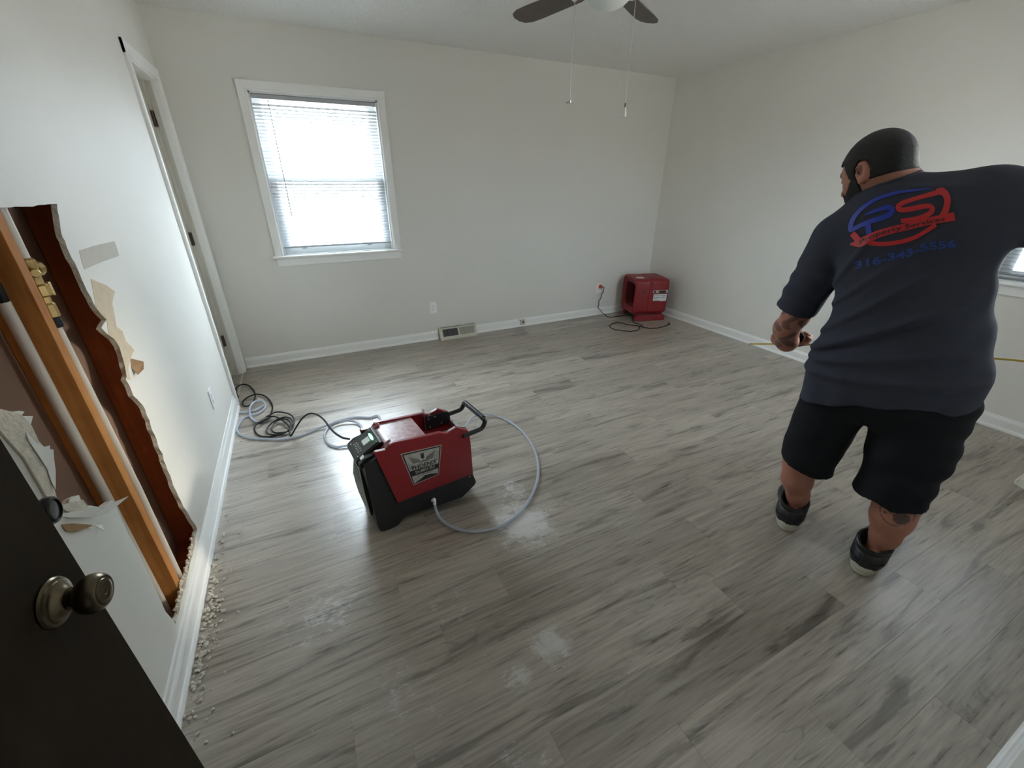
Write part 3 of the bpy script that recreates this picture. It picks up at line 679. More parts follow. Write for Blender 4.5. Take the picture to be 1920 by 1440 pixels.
mb = MB(); mb.add([PF(.86+.05*math.cos(a), .142+.034*math.sin(a)*(1 if abs(math.sin(a)) < 2 else 1), h) for h in (.0012, .0026) for a in [2*math.pi*i/20 for i in range(20)]], [tuple(range(20, 40))]+[(i, (i+1) % 20, 20+(i+1) % 20, 20+i) for i in range(20)]); mb.build('status_light', 'green', cp)
for i, v in enumerate((.095, .115, .135, .155, .175)):
    for s_ in ((.14, .24) if i % 2 == 0 else (.16, .26)): pquad('button', s_, s_+.06, v, v+.010, .0022, 'silver')
for s_, v in ((.05, .072), (.05, .20), (.92, .072), (.92, .2)):
    pquad('corner_mark', s_, s_+.05, v, v+.003, .002, 'white'); pquad('corner_mark', s_, s_+.015, v, v+.012, .002, 'white')
for v0, v1 in ((.022, .055), (WD-.022, WD-.004)):
    MB().prism([(-.026, .345), (.03, .375), (.04, .40), (.0, .392), (-.03, .37)], T, v0, v1).build('hood_wing', 'black', dh, bevel=.003)
MB().prism([(-.018, .385), (-.002, .395), (-.002, .401), (-.018, .391)], T, .026, .05).build('clip', 'chrome', dh)
# grille on the end
def EF(v, z, h=0): return T(-.0185+.012*max(0, (.30-z))/.27-.012*math.sin(math.pi*min(1, max(0, (z-.04)/.28)))-h, z, v)
gl = [(.085, .045), (.045, .10), (.035, .215), (.085, .315), (.175, .315), (.222, .215), (.215, .10), (.17, .045)]
gr = MB().tube([EF(v, z, .004) for v, z in gl+gl[:1]], .0034, 6, caps=False).build('grille_frame', 'sticker', dh, smooth=True)
MB().prism(gl, lambda a, b, t_: EF(a, b, t_), -.016, .0015).build('grille_back', 'dark', dh)
for i in range(19):
    z = .056+i*.0135; xs = []
    for j in range(len(gl)):
        (a, b), (c, d) = gl[j], gl[(j+1) % len(gl)]
        if (b-z)*(d-z) < 0: xs.append(a+(c-a)*(z-b)/(d-b))
    xs.sort(); pts = [EF(xs[0]+(xs[1]-xs[0])*k/6, z-.006*math.sin(math.pi*k/6), .004) for k in range(7)]
    MB().tube(pts, .0026, 5).build('grille_bar', 'greyink', dh, smooth=True)
# label plate on the visible side
LB = [(.143, .377), (.337, .356), (.308, .201), (.181, .195)]
vl = -.0052
def LF(a, b, h=0):    # a: 0..1 left-right, b: 0..1 top-bottom
    A = Vector(LB[0]).lerp(Vector(LB[1]), a); B = Vector(LB[3]).lerp(Vector(LB[2]), a); q = A.lerp(B, b); return T(q.x, q.y, vl-h)
def lpoly(nm, poly, h, m, par, dens=0):
    mb = MB(); tri = tessellate_polygon([[Vector((a, b, 0)) for a, b in poly]]); mb.add([LF(a, b, h) for a, b in poly], [tuple(x) for x in tri]); return mb.build(nm, m, par)
lp = MB().prism([(0, 0), (1, 0), (1, 1), (0, 1)], lambda a, b, t_: LF(a, b, t_), -.001, .0006).build('name_plate', 'silver', dh)
lpoly('plate_border', [(.02, .02), (.98, .02), (.98, .98), (.02, .98)], .0009, 'ink', lp)
lpoly('plate_field', [(.055, .06), (.945, .06), (.945, .595), (.055, .565)], .0012, 'silver', lp)
lpoly('plate_field', [(.055, .74), (.945, .76), (.945, .93), (.70, .86), (.48, .83), (.30, .90), (.055, .96)], .0012, 'silver', lp)
feathers = MB()
def fpoly(poly):
    tri = tessellate_polygon([[Vector((a, b, 0)) for a, b in poly]]); feathers.add([LF(a, b, .0016) for a, b in poly], [tuple(x) for x in tri])
for i in range(6):
    fpoly([(.40-.035*i, .37), (.42-.035*i, .37), (.375-.042*i, .27-.02*i), (.345-.042*i, .235-.025*i)])
    fpoly([(.56+.035*i, .37), (.58+.035*i, .37), (.655+.040*i, .225-.028*i), (.615+.040*i, .265-.02*i)])
fpoly([(.455, .16), (.44, .10), (.49, .135), (.545, .10), (.53, .17), (.54, .24), (.49, .32), (.445, .24)]); fpoly([(.33, .40), (.50, .345), (.68, .40), (.50, .38)])
feathers.build('bird_emblem', 'ink', lp)
shade = MB()
for a, b, w_, h_ in ((.08, .30, .03, .22), (.13, .36, .025, .16), (.18, .38, .02, .12), (.80, .24, .025, .24), (.86, .18, .025, .30), (.91, .14, .02, .36), (.12, .80, .05, .10), (.22, .79, .04, .08), (.80, .79, .05, .08), (.66, .78, .04, .05)):
    tri = [(a, b), (a+w_, b+.06), (a+w_*1.3, b+h_), (a, b+h_)]; shade.add([LF(p, q, .0014) for p, q in tri], [(0, 1, 2, 3)])
shade.build('emblem_shading', 'greyink', lp)
def ltext(nm, body, a0, a1, b_base, hgt, m, bold=.02):
    vs, fs = text_tris(body, bold); x0 = min(v[0] for v in vs); x1 = max(v[0] for v in vs); h = max(v[1] for v in vs)
    MB().add([LF(a0+(a1-a0)*(x-x0)/(x1-x0), b_base-hgt*y_/h, .0018) for x, y_ in vs], fs).build(nm, m, lp)
ltext('lettering', 'PHOENIX', .14, .89, .565, .135, 'ink', .025)
ltext('lettering', 'DryMAX BLE', .21, .83, .695, .095, 'silver', .012)
ltext('lettering', 'LGR DEHUMIDIFIER', .24, .76, .805, .042, 'ink', .008)
q = T(.268, .072, -.004)
ft = MB(); ft.tube([q, (q[0], q[1]-.012, q[2])], .009, 10); ft.tube([(q[0], q[1]-.010, q[2]+.006), (q[0], q[1]-.011, q[2]-.022)], .008, 10); ft.box((q[0]-.013, q[1]-.008, q[2]-.004), (q[0]-.004, q[1]-.003, q[2]+.006))
ft.build('hose_fitting', 'white', dh, smooth=True)
MB().lathe([(.004, 0), (.004, .002), (.001, .003)], T(.47, .118, -.0), (0, -1, 0), 8).build('screw', 'chrome', dh)
MB().prism([(.36, 0), (.40, 0), (.41, .015), (.35, .018)], T, .02, WD-.02).build('foot', 'rubber', dh)
# power cord of the dehumidifier
def cpx(lst, off=(400, 700), k=1/6., z=.005): return [tuple(fl(off[0]+a*k, off[1]+b*k, c if c is not None else z)) for a, b, c in lst]
cord = [(268,262,.006),(262,230,.010),(252,205,.02),(262,160,.03),(295,135,.03),(340,124,.02),(400,138,.012),(448,185,.01),(470,240,.012),(460,300,.01),(425,348,.008),(372,370,.008),(332,358,.01),(328,322,.01),(368,282,.01),(430,248,.018),(500,235,.014),(570,250,.012),(630,300,.01),(664,370,.01),(658,430,.01),(630,475,.01),(560,520,.012),(490,560,.01),(462,620,.008),(480,672,.007),(535,706,.007),(640,712,.008),(760,690,.012),(850,640,.016),(900,565,.02),(905,505,.02),(855,458,.018),(760,436,.016),(690,440,.016),(640,470,.02),(600,488,.02),(680,485,.026),(750,510,.024),(815,560,.02),(852,600,.016),(868,640,.014),(830,655,.014),(760,668,.012),(690,668,.012),(655,635,.014),(662,595,.018),(700,548,.022),(770,515,.026),(840,525,.026),(872,570,.024),(860,625,.02),(800,668,.014),(700,692,.012),(615,680,.012),(598,632,.012),(650,565,.02),(730,515,.026),(810,495,.028),(870,512,.03),(890,560,.028),(872,610,.02),(862,660,.012),(872,702,.008),(895,670,.03),(930,610,.06),(985,525,.11),(1040,472,.14),(1110,450,.17),(1190,478,.21),(1255,535,.25),(1310,610,.29),(1370,672,.32),(1450,722,.345),(1530,740,.355)]
base = Vector((DO.x, DO.y, 0)); Ri = Matrix.Rotation(-TH, 3, 'Z')
loc_ = lambda p: tuple(Ri @ (Vector(p)-base))
pc = MB().tube([loc_(p) for p in spline(cpx(cord), 5)], .0052, 6).build('power_cord', 'cord', dh, smooth=True)
e0 = Vector(cpx(cord[:1])[0]); plg = MB().tube([loc_(e0+Vector((0, .0, .008))), loc_(e0+Vector((.004, -.03, .008))), loc_(e0+Vector((.006, -.045, .008)))], [.011, .012, .008], 8).build('plug', 'cord', pc, smooth=True)

# drain hose
def fx(lst): return [tuple(fl(a, b, z)) for a, b, z in lst]
hs = fx([(813.5,941,.05),(817,955,.025),(824,970,.012),(838,983,.009),(862,993,.009),(900,996,.009),(940,986,.009),(974,961,.009),(999,925,.009),(1009,890,.009),(1006,855,.009),(990,822,.009),(965,797,.009),(935,781,.009),(905,776,.03),(886,782,.07),(874,798,.06),(860,812,.03)])
hose = empty('drain_hose', 'clear vinyl drain hose looping around the dehumidifier on the floor', 'hose', (hs[5][0], hs[5][1], 0))
hl = lambda ps: [tuple(Vector(p)-hose.location) for p in ps]
mid_ = fx([(860,812,.03)]) + [tuple(Vector((DO.x, DO.y, 0)) + Matrix.Rotation(TH, 3, 'Z') @ Vector(v)) for v in ((.45, .30, .012), (.3, .33, .009), (.15, .34, .009))]
back = cpx([(1880,520,.009),(1750,500,.009),(1600,494,.009),(1460,520,.010),(1340,562,.010),(1270,640,.010),(1250,710,.009),(1290,790,.009),(1390,828,.009),(1480,815,.012),(1560,790,.02),(1640,700,.02),(1668,612,.015),(1620,558,.012),(1530,532,.018),(1420,540,.02),(1320,572,.02),(1200,612,.012),(1080,662,.009),(950,710,.009),(800,738,.009),(620,742,.009),(420,725,.009),(310,692,.009),(268,640,.009),(285,575,.009),(330,515,.009),(400,478,.009),(480,462,.009),(540,430,.009),(585,375,.014),(570,322,.02),(520,302,.024),(455,325,.022),(412,385,.018),(410,450,.014),(430,500,.010),(480,540,.009),(560,545,.009),(620,500,.020)])
MB().tube(hl(spline(hs+mid_[1:]+back, 6)), .0075, 8).build('tubing', 'hose', hose, smooth=True)
b2 = cpx([(296,440,.009),(380,436,.009),(470,414,.009),(540,378,.009),(585,355,.009)])
MB().tube(hl(spline(b2, 6)), .0075, 8).build('tubing', 'hose', hose, smooth=True)
e = back[-1]; MB().tube(hl([e, tuple(Vector(e)-Vector((.05, .05, -.002)))]), .008, 8).build('hose_end', 'cord', hose, smooth=True)

# ================================================================== AIR MOVER
am = empty('air_mover', 'red moulded air mover standing in the far right corner', 'air mover', (3.948, 3.690, 0), math.radians(-18))
def AMv(v, z, u): return (u, v, z)
R0 = .20; zc = .275; vc = .215
outer = []; hw, hh, rc = .185, .205, .055
for cxs, czs, a0 in ((1, 1, 0), (-1, 1, 90), (-1, -1, 180), (1, -1, 270)):
    for k in range(7):
        a = math.radians(a0+15*k); outer.append((vc+cxs*(hw-rc)+rc*math.cos(a), zc+czs*(hh-rc)+rc*math.sin(a)))
n = len(outer); ang = [math.atan2(p[1]-zc, p[0]-vc) for p in outer]
inner = [(vc+.158*math.cos(a), zc+.158*math.sin(a)) for a in ang]; inner2 = [(vc+.148*math.cos(a), zc+.148*math.sin(a)) for a in ang]
mb = MB(); U0, U1 = -.015, .385
rings = [(inner2, U0+.10), (inner, U0+.02), ([(p[0]*.2+q[0]*.8, p[1]*.2+q[1]*.8) for p, q in zip(inner, outer)], U0-.006), (outer, U0+.012),
         ([(vc+(p[0]-vc)*.985, zc+(p[1]-zc)*.985) for p in outer], U0+.16), ([(vc+(p[0]-vc)*1.0, zc+(p[1]-zc)*1.0) for p in outer], U0+.2), (outer, U1-.03), ([(vc+(p[0]-vc)*.93, zc+(p[1]-zc)*.93) for p in outer], U1), (inner, U1-.01), (inner2, U1-.1)]
for rg, u in rings: mb.v += [AMv(a, b, u) for a, b in rg]
for i in range(len(rings)-1):
    for k in range(n): mb.f.append((i*n+k, i*n+(k+1) % n, (i+1)*n+(k+1) % n, (i+1)*n+k)); mb.mi.append(0)
mb.build('housing', 'redam', am, smooth=True)
fn_ = MB(); fn_.lathe([(.05, 0), (.055, .02), (.055, .06), (.02, .07)], (.12, vc, zc), (1, 0, 0), 20); fn_.build('fan_hub', 'black', am, smooth=True)
for k in range(6):
    a = math.radians(60*k); r1 = Vector((0, math.cos(a), math.sin(a))); r2 = Vector((0, -math.sin(a), math.cos(a))); c0 = Vector((.15, vc, zc))
    MB().add([tuple(c0+r1*.05-r2*.02+Vector((-.02, 0, 0))), tuple(c0+r1*.05+r2*.02+Vector((.02, 0, 0))), tuple(c0+r1*.142+r2*.045+Vector((.03, 0, 0))), tuple(c0+r1*.142-r2*.035+Vector((-.02, 0, 0)))], [(0, 1, 2, 3)]).build('fan_blade', 'black', am)
MB().box((.20, vc-.15, zc-.15), (.205, vc+.15, zc+.15)).build('motor_baffle', 'dark', am)
for rr in (.04, .075, .11, .145):
    MB().tube([(.0, vc+rr*math.cos(2*math.pi*k/28), zc+rr*math.sin(2*math.pi*k/28)) for k in range(29)], .002, 5, caps=False).build('guard_ring', 'rubber', am)
for v0, v1 in ((.015, .075), (.33, .39)):
    MB().prism([(0.012, 0), (.372, 0), (.376, .01), (.372, .058), (.355, .066), (.03, .066), (.012, .058), (.008, .01)], lambda a, b, t_: (a, t_, b), v0, v1).build('foot', 'redam', am, bevel=.008, segs=2)
MB().box((.03, .06, .02), (.35, .34, .075)).build('undercarriage', 'black', am, bevel=.01)
for u in (.06, .30): MB().box((u, .06, .055), (u+.03, .35, .10)).build('bracket', 'redam', am, bevel=.004)
vf = vc-hw
cpn = MB().box((.195, vf-.004, .318), (.370, vf+.02, .352)).build('switch_plate', 'silver', am, bevel=.003)
MB().box((.262, vf-.0065, .321), (.345, vf-.003, .349)).build('hour_meter', 'ink', cpn, bevel=.001); MB().box((.205, vf-.007, .322), (.225, vf-.003, .346)).build('rocker', 'ink', cpn, bevel=.001)
MB().lathe([(.008, 0), (.008, .006), (.003, .009)], (.230, vf-.004, .327), (0, -1, 0), 10).build('reset_button', mat('pink_button', (.8, .3, .25), .4), cpn, smooth=True)
MB().box((.205, vf-.0015, .232), (.285, vf+.01, .306)).build('sticker', 'sticker', am); stk = MB().box((.287, vf-.0015, .226), (.365, vf+.01, .306)).build('sticker', 'sticker', am)
for k, (a, b) in enumerate(((.212, .280), (.212, .28), (.212, .262), (.293, .355), (.293, .345))):
    MB().box((a, vf-.0022, .285-.018*(k % 3)), (b, vf-.0014, .289-.018*(k % 3)+.002)).build('print_line', 'greyink', stk)
for k in (0, 1): MB().box((.065, vf-.0015, .338+k*.012), (.10, vf+.004, .344+k*.012)).build('vent_slot', 'ink', am)
MB().box((.02, vc-.12, zc+hh-.004), (.10, vc-.05, zc+hh+.0012)).build('sticker', 'sticker', am)
MB().box((.15, vf-.003, .12), (.19, vf+.01, .46)).build('parting_rib', 'redam', am, bevel=.004)
# its cord, wavy, up to the plug in the wall
def amc(lst): 
    A = am.location; Rm = Matrix.Rotation(math.radians(18), 3, 'Z'); return [tuple(Rm @ (Vector(p)-A)) for p in lst]
K = 280/1920.
pl = Vector((3.735, D-.03, .345))
wall_pts = [(3.735, D-.045, .345), (3.775, D-.045, .335), (3.778, D-.03, .29), (3.755, D-.03, .22), (3.73, D-.03, .15), (3.735, D-.035, .09), (3.78, D-.06, .03)]
floorpts = [tuple(fl(1060+a*K, 480+b*K, .006)) for a, b in ((560,785),(650,778),(760,760),(860,755))]
loop = [tuple(fl(1060+a*K, 480+b*K, .006)) for a, b in ((860,800),(875,850),(960,880),(1000,905),(880,890),(800,880),(720,860),(650,855),(590,880),(572,905),(620,940),(700,955),(780,965),(860,965),(930,950),(955,915),(960,900),(1040,925),(1130,930),(1230,915),(1310,890),(1340,870),(1320,855))]
def wavy(ps, amp=.006, freq=80):
    out = []; s_ = 0
    for i, p in enumerate(ps):
        if i: s_ += (p-ps[i-1]).length
        q = p.copy(); d = (ps[min(i+1, len(ps)-1)]-ps[max(0, i-1)]); side = Vector((-d.y, d.x, 0)) if d.xy.length > 1e-4 else Vector((1, 0, 0)); 
        if abs(d.z) > d.xy.length: side = Vector((1, 0, 0))
        side.normalize(); out.append(q+side*amp*math.sin(s_*freq))
    return out
pcw = MB().tube(amc(wavy(spline(wall_pts+floorpts+loop, 10))), .0045, 6).build('power_cord', 'cord', am, smooth=True)
MB().lathe([(.010, 0), (.022, .004), (.025, .014), (.022, .026), (.012, .034)], amc([(3.735, D-.008, .345)])[0], Matrix.Rotation(math.radians(18), 3, 'Z') @ Vector((.35, -1, 0)), 14).build('plug', 'plug', pcw, smooth=True)

# ================================================================== PLASTER CRUMBS
crumb_meshes = [blob_mesh('plaster_crumb', .01, 100+k) for k in range(8)]
for me in crumb_meshes: me.materials.append(M['plasterw'])
def crumb(p, s_, group, label):
    o = bpy.data.objects.new('plaster_crumb', random.choice(crumb_meshes)); COL.objects.link(o)
    sc = s_/.01; o.scale = (sc*random.uniform(.8, 1.5), sc*random.uniform(.7, 1.2), sc*random.uniform(.35, .6)); o.rotation_euler = (random.uniform(-.3, .3), random.uniform(-.3, .3), random.uniform(0, 6.3))
    o.location = (p[0], p[1], sc*.0045); tag(o, label, 'debris', group)
random.seed(21)
L1, G1 = 'pale plaster crumb in the debris line along the left baseboard', 'plaster crumbs along the left baseboard'
for k in range(190):
    yy = random.triangular(1.15, 2.05, 1.42); x = .028+abs(random.gauss(0, .026)); crumb((x, yy), random.uniform(.003, .0085), G1, L1)
for k in range(26):
    yy = random.uniform(.85, 2.4); crumb((.03+abs(random.gauss(0, .06)), yy), random.uniform(.002, .006), G1, L1)
L2, G2 = 'small white plaster crumb scattered on the open plank floor', 'plaster crumbs scattered over the floor'
for k in range(60):
    q = fl(random.uniform(340, 1000), random.uniform(960, 1430)); 
    if q.x > .12: crumb((q.x, q.y), random.uniform(.0012, .0032), G2, L2)
for px, py, s_ in ((1138,679,.013),(970,1277,.007),(456,822,.006),(570,812,.005),(452,828,.007),(1180,1264,.004),(1010,1150,.004),(380,1290,.007),(366,1312,.008),(346,1345,.009),(400,1330,.005),(437,1375,.006)):
    q = fl(px, py); crumb((q.x, q.y), s_, G2, L2)
grit = MB()
for k in range(260):
    yy = random.triangular(1.05, 2.3, 1.5); x = .026+abs(random.gauss(0, .03)); s_ = random.uniform(.0012, .003)
    a = random.uniform(0, 6.3); vs = [(x+s_*math.cos(a+q*2.1)*random.uniform(.7, 1.3), yy+s_*math.sin(a+q*2.1), 0.0001) for q in range(3)]+[(x, yy, s_*1.1)]
    grit.add(vs, [(0, 1, 3), (1, 2, 3), (2, 0, 3)])
o = grit.build('plaster_grit', 'plasterw'); tag(o, 'fine plaster grit strewn beside the left baseboard', 'debris', kind='stuff')

# ================================================================== PERSON
P0 = Vector((2.5, .68, 0)); PF_ = Vector((P0.x-CAM.x, P0.y-CAM.y, 0)).normalized(); PR = Vector((PF_.y, -PF_.x, 0))
def Lp(px, py, d=0.0):
    dr = ray(px, py); o_ = P0+PF_*d; t_ = (o_-CAM).dot(PF_)/dr.dot(PF_); X = CAM+dr*t_-P0; return (X.dot(PR), d, X.z)
person = empty('person', 'bearded man in charcoal T-shirt and black shorts, seen from behind, holding a tape', 'person', P0, math.atan2(PR.y, PR.x))

class Grid:
    def __init__(s, lo, hi, h):
        s.lo = np.array(lo, float); s.h = h; s.n = np.ceil((np.array(hi)-s.lo)/h).astype(int)+1
        s.f = np.full(s.n, .5, np.float32); s.ax = [s.lo[i]+h*np.arange(s.n[i]) for i in range(3)]
    def sub(s, lo, hi):
        sl = []
        for i in range(3):
            a = max(0, int((lo[i]-s.lo[i])/s.h)-1); b = min(s.n[i], int((hi[i]-s.lo[i])/s.h)+2)
            if b <= a: return None
            sl.append(slice(a, b))
        return tuple(sl)
    def xyz(s, sl): return np.meshgrid(*[s.ax[i][sl[i]] for i in range(3)], indexing='ij', sparse=True)
    def op(s, fn, lo, hi, k=.01, mode='u'):
        m = 3*s.h+k; sl = s.sub([v-m for v in lo], [v+m for v in hi])
        if sl is None: return
        d = fn(*s.xyz(sl)); f = s.f[sl]
        if mode == 'u':
            h = np.clip(.5+.5*(f-d)/max(k, 1e-6), 0, 1); s.f[sl] = f*(1-h)+d*h-k*h*(1-h)
        elif mode == 's':
            d = -d; h = np.clip(.5-.5*(f-d)/max(k, 1e-6), 0, 1); s.f[sl] = f*(1-h)+d*h+k*h*(1-h)
        elif mode == 'i': s.f[sl] = np.maximum(f, d)
    def cone(s, a, b, ra, rb, k=.012, mode='u', flat=None):
        a = np.array(a, float); b = np.array(b, float); ab = b-a; L2 = ab@ab; r = max(ra, rb)
        def fn(X, Y, Z):
            t_ = np.clip(((X-a[0])*ab[0]+(Y-a[1])*ab[1]+(Z-a[2])*ab[2])/L2, 0, 1)
            return np.sqrt((X-a[0]-t_*ab[0])**2+(Y-a[1]-t_*ab[1])**2+(Z-a[2]-t_*ab[2])**2)-(ra+(rb-ra)*t_)
        s.op(fn, np.minimum(a, b)-r, np.maximum(a, b)+r, k, mode)
    def ell(s, c, rad, Rm=None, k=.012, mode='u'):
        c = np.array(c, float); rad = np.array(rad, float); R_ = np.eye(3) if Rm is None else np.array(Rm); mx = rad.max()
        def fn(X, Y, Z):
            x, y, z = X-c[0], Y-c[1], Z-c[2]; q = [R_[0, i]*x+R_[1, i]*y+R_[2, i]*z for i in range(3)]
            k0 = np.sqrt(sum((q[i]/rad[i])**2 for i in range(3))); k1 = np.sqrt(sum((q[i]/rad[i]**2)**2 for i in range(3)))+1e-9
            return k0*(k0-1)/k1
        s.op(fn, c-mx, c+mx, k, mode)
    def chain(s, pts, k=.012):
        for (a, ra), (b, rb) in zip(pts[:-1], pts[1:]): s.cone(a, b, ra, rb, k)
    def mesh(s, name, smooth=0):
        f = s.f; g = f < 0; n = np.array(f.shape)
        c = [g[i:n[0]-1+i, j:n[1]-1+j, k:n[2]-1+k] for i in (0, 1) for j in (0, 1) for k in (0, 1)]
        cnt = sum(x.astype(np.int8) for x in c); act = (cnt > 0) & (cnt < 8)
        idx = -np.ones(act.shape, np.int64); I = np.argwhere(act); idx[act] = np.arange(len(I))
        val = {(i, j, k): f[I[:, 0]+i, I[:, 1]+j, I[:, 2]+k] for i in (0, 1) for j in (0, 1) for k in (0, 1)}
        acc = np.zeros((len(I), 3)); num = np.zeros(len(I))
        for p in val:
            for a in range(3):
                if p[a] == 0:
                    q = list(p); q[a] = 1; q = tuple(q); v0, v1 = val[p], val[q]; m = (v0 < 0) != (v1 < 0)
                    t_ = np.where(m, v0/np.where(m, v0-v1, 1), 0); pos = np.array(p, float)[None, :].repeat(len(I), 0); pos[:, a] += t_
                    acc[m] += pos[m]; num[m] += 1
        V = s.lo+s.h*(I+acc/np.maximum(num, 1)[:, None]); F = []
        for a in range(3):
            b_, c_ = (a+1) % 3, (a+2) % 3
            s0 = [slice(None)]*3; s1 = [slice(None)]*3; s0[a] = slice(0, n[a]-1); s1[a] = slice(1, n[a])
            E0, E1 = g[tuple(s0)], g[tuple(s1)]; m = E0 != E1; J = np.argwhere(m)
            ok = (J[:, b_] > 0) & (J[:, c_] > 0) & (J[:, b_] < n[b_]-1) & (J[:, c_] < n[c_]-1); J = J[ok]
            sg = E0[tuple(J.T)]
            def cell(db, dc):
                q = J.copy(); q[:, b_] += db; q[:, c_] += dc; return idx[tuple(q.T)]
            q4 = np.stack([cell(-1, -1), cell(0, -1), cell(0, 0), cell(-1, 0)], 1); q4[~sg] = q4[~sg][:, ::-1]; F.append(q4)
        F = np.concatenate(F); F = F[(F >= 0).all(1)]
        E_ = np.concatenate([F[:, [0, 1]], F[:, [1, 2]], F[:, [2, 3]], F[:, [3, 0]]])
        for _ in range(smooth):
            A_ = np.zeros_like(V); N_ = np.zeros(len(V))
            for i, j in ((0, 1), (1, 0)):
                for q_ in range(3): A_[:, q_] += np.bincount(E_[:, i], V[E_[:, j], q_], len(V))
                N_ += np.bincount(E_[:, i], minlength=len(V))
            V = V*.45+.55*A_/np.maximum(N_, 1)[:, None]
        me = bpy.data.meshes.new(name); me.vertices.add(len(V)); me.vertices.foreach_set('co', V.astype(np.float32).ravel())
        me.loops.add(F.size); me.loops.foreach_set('vertex_index', F.astype(np.int32).ravel()); me.polygons.add(len(F))
        me.polygons.foreach_set('loop_start', np.arange(0, F.size, 4, dtype=np.int32)); me.update(calc_edges=True); me.validate()
        me.polygons.foreach_set('use_smooth', np.ones(len(me.polygons), bool)); return me, V

# --- head frame
psi, pit, rol = math.radians(33), math.radians(19), math.radians(-6)
HF = Vector((-math.cos(psi)*math.cos(pit), math.sin(psi)*math.cos(pit), -math.sin(pit))); HU = (Vector((0, 0, 1))-HF*HF.z).normalized(); HR = HF.cross(HU)
HU, HR = (HU*math.cos(rol)+HR*math.sin(rol)), (HR*math.cos(rol)-HU*math.sin(rol))
HM = np.array([[HR[i], HF[i], HU[i]] for i in range(3)])      # columns: right, forward, up
HC = Vector((-.327, .03, 1.492))
def hp_(x, y, z): return tuple(HC+HR*x+HF*y+HU*z)

# --- skeleton in local (s, d, z)
NB = (-.235, .03, 1.40)                       # neck base
SL, EL = (-.370, .025, 1.265), (-.440, .055, .945)
SRt, ER = (-.025, .02, 1.37), (.285, .10, 1.345)
HLd = .22
WL = Lp(1462, 634, HLd-.03); HL = Lp(1478, 641, HLd)
HRt = (.335, .33, .90)

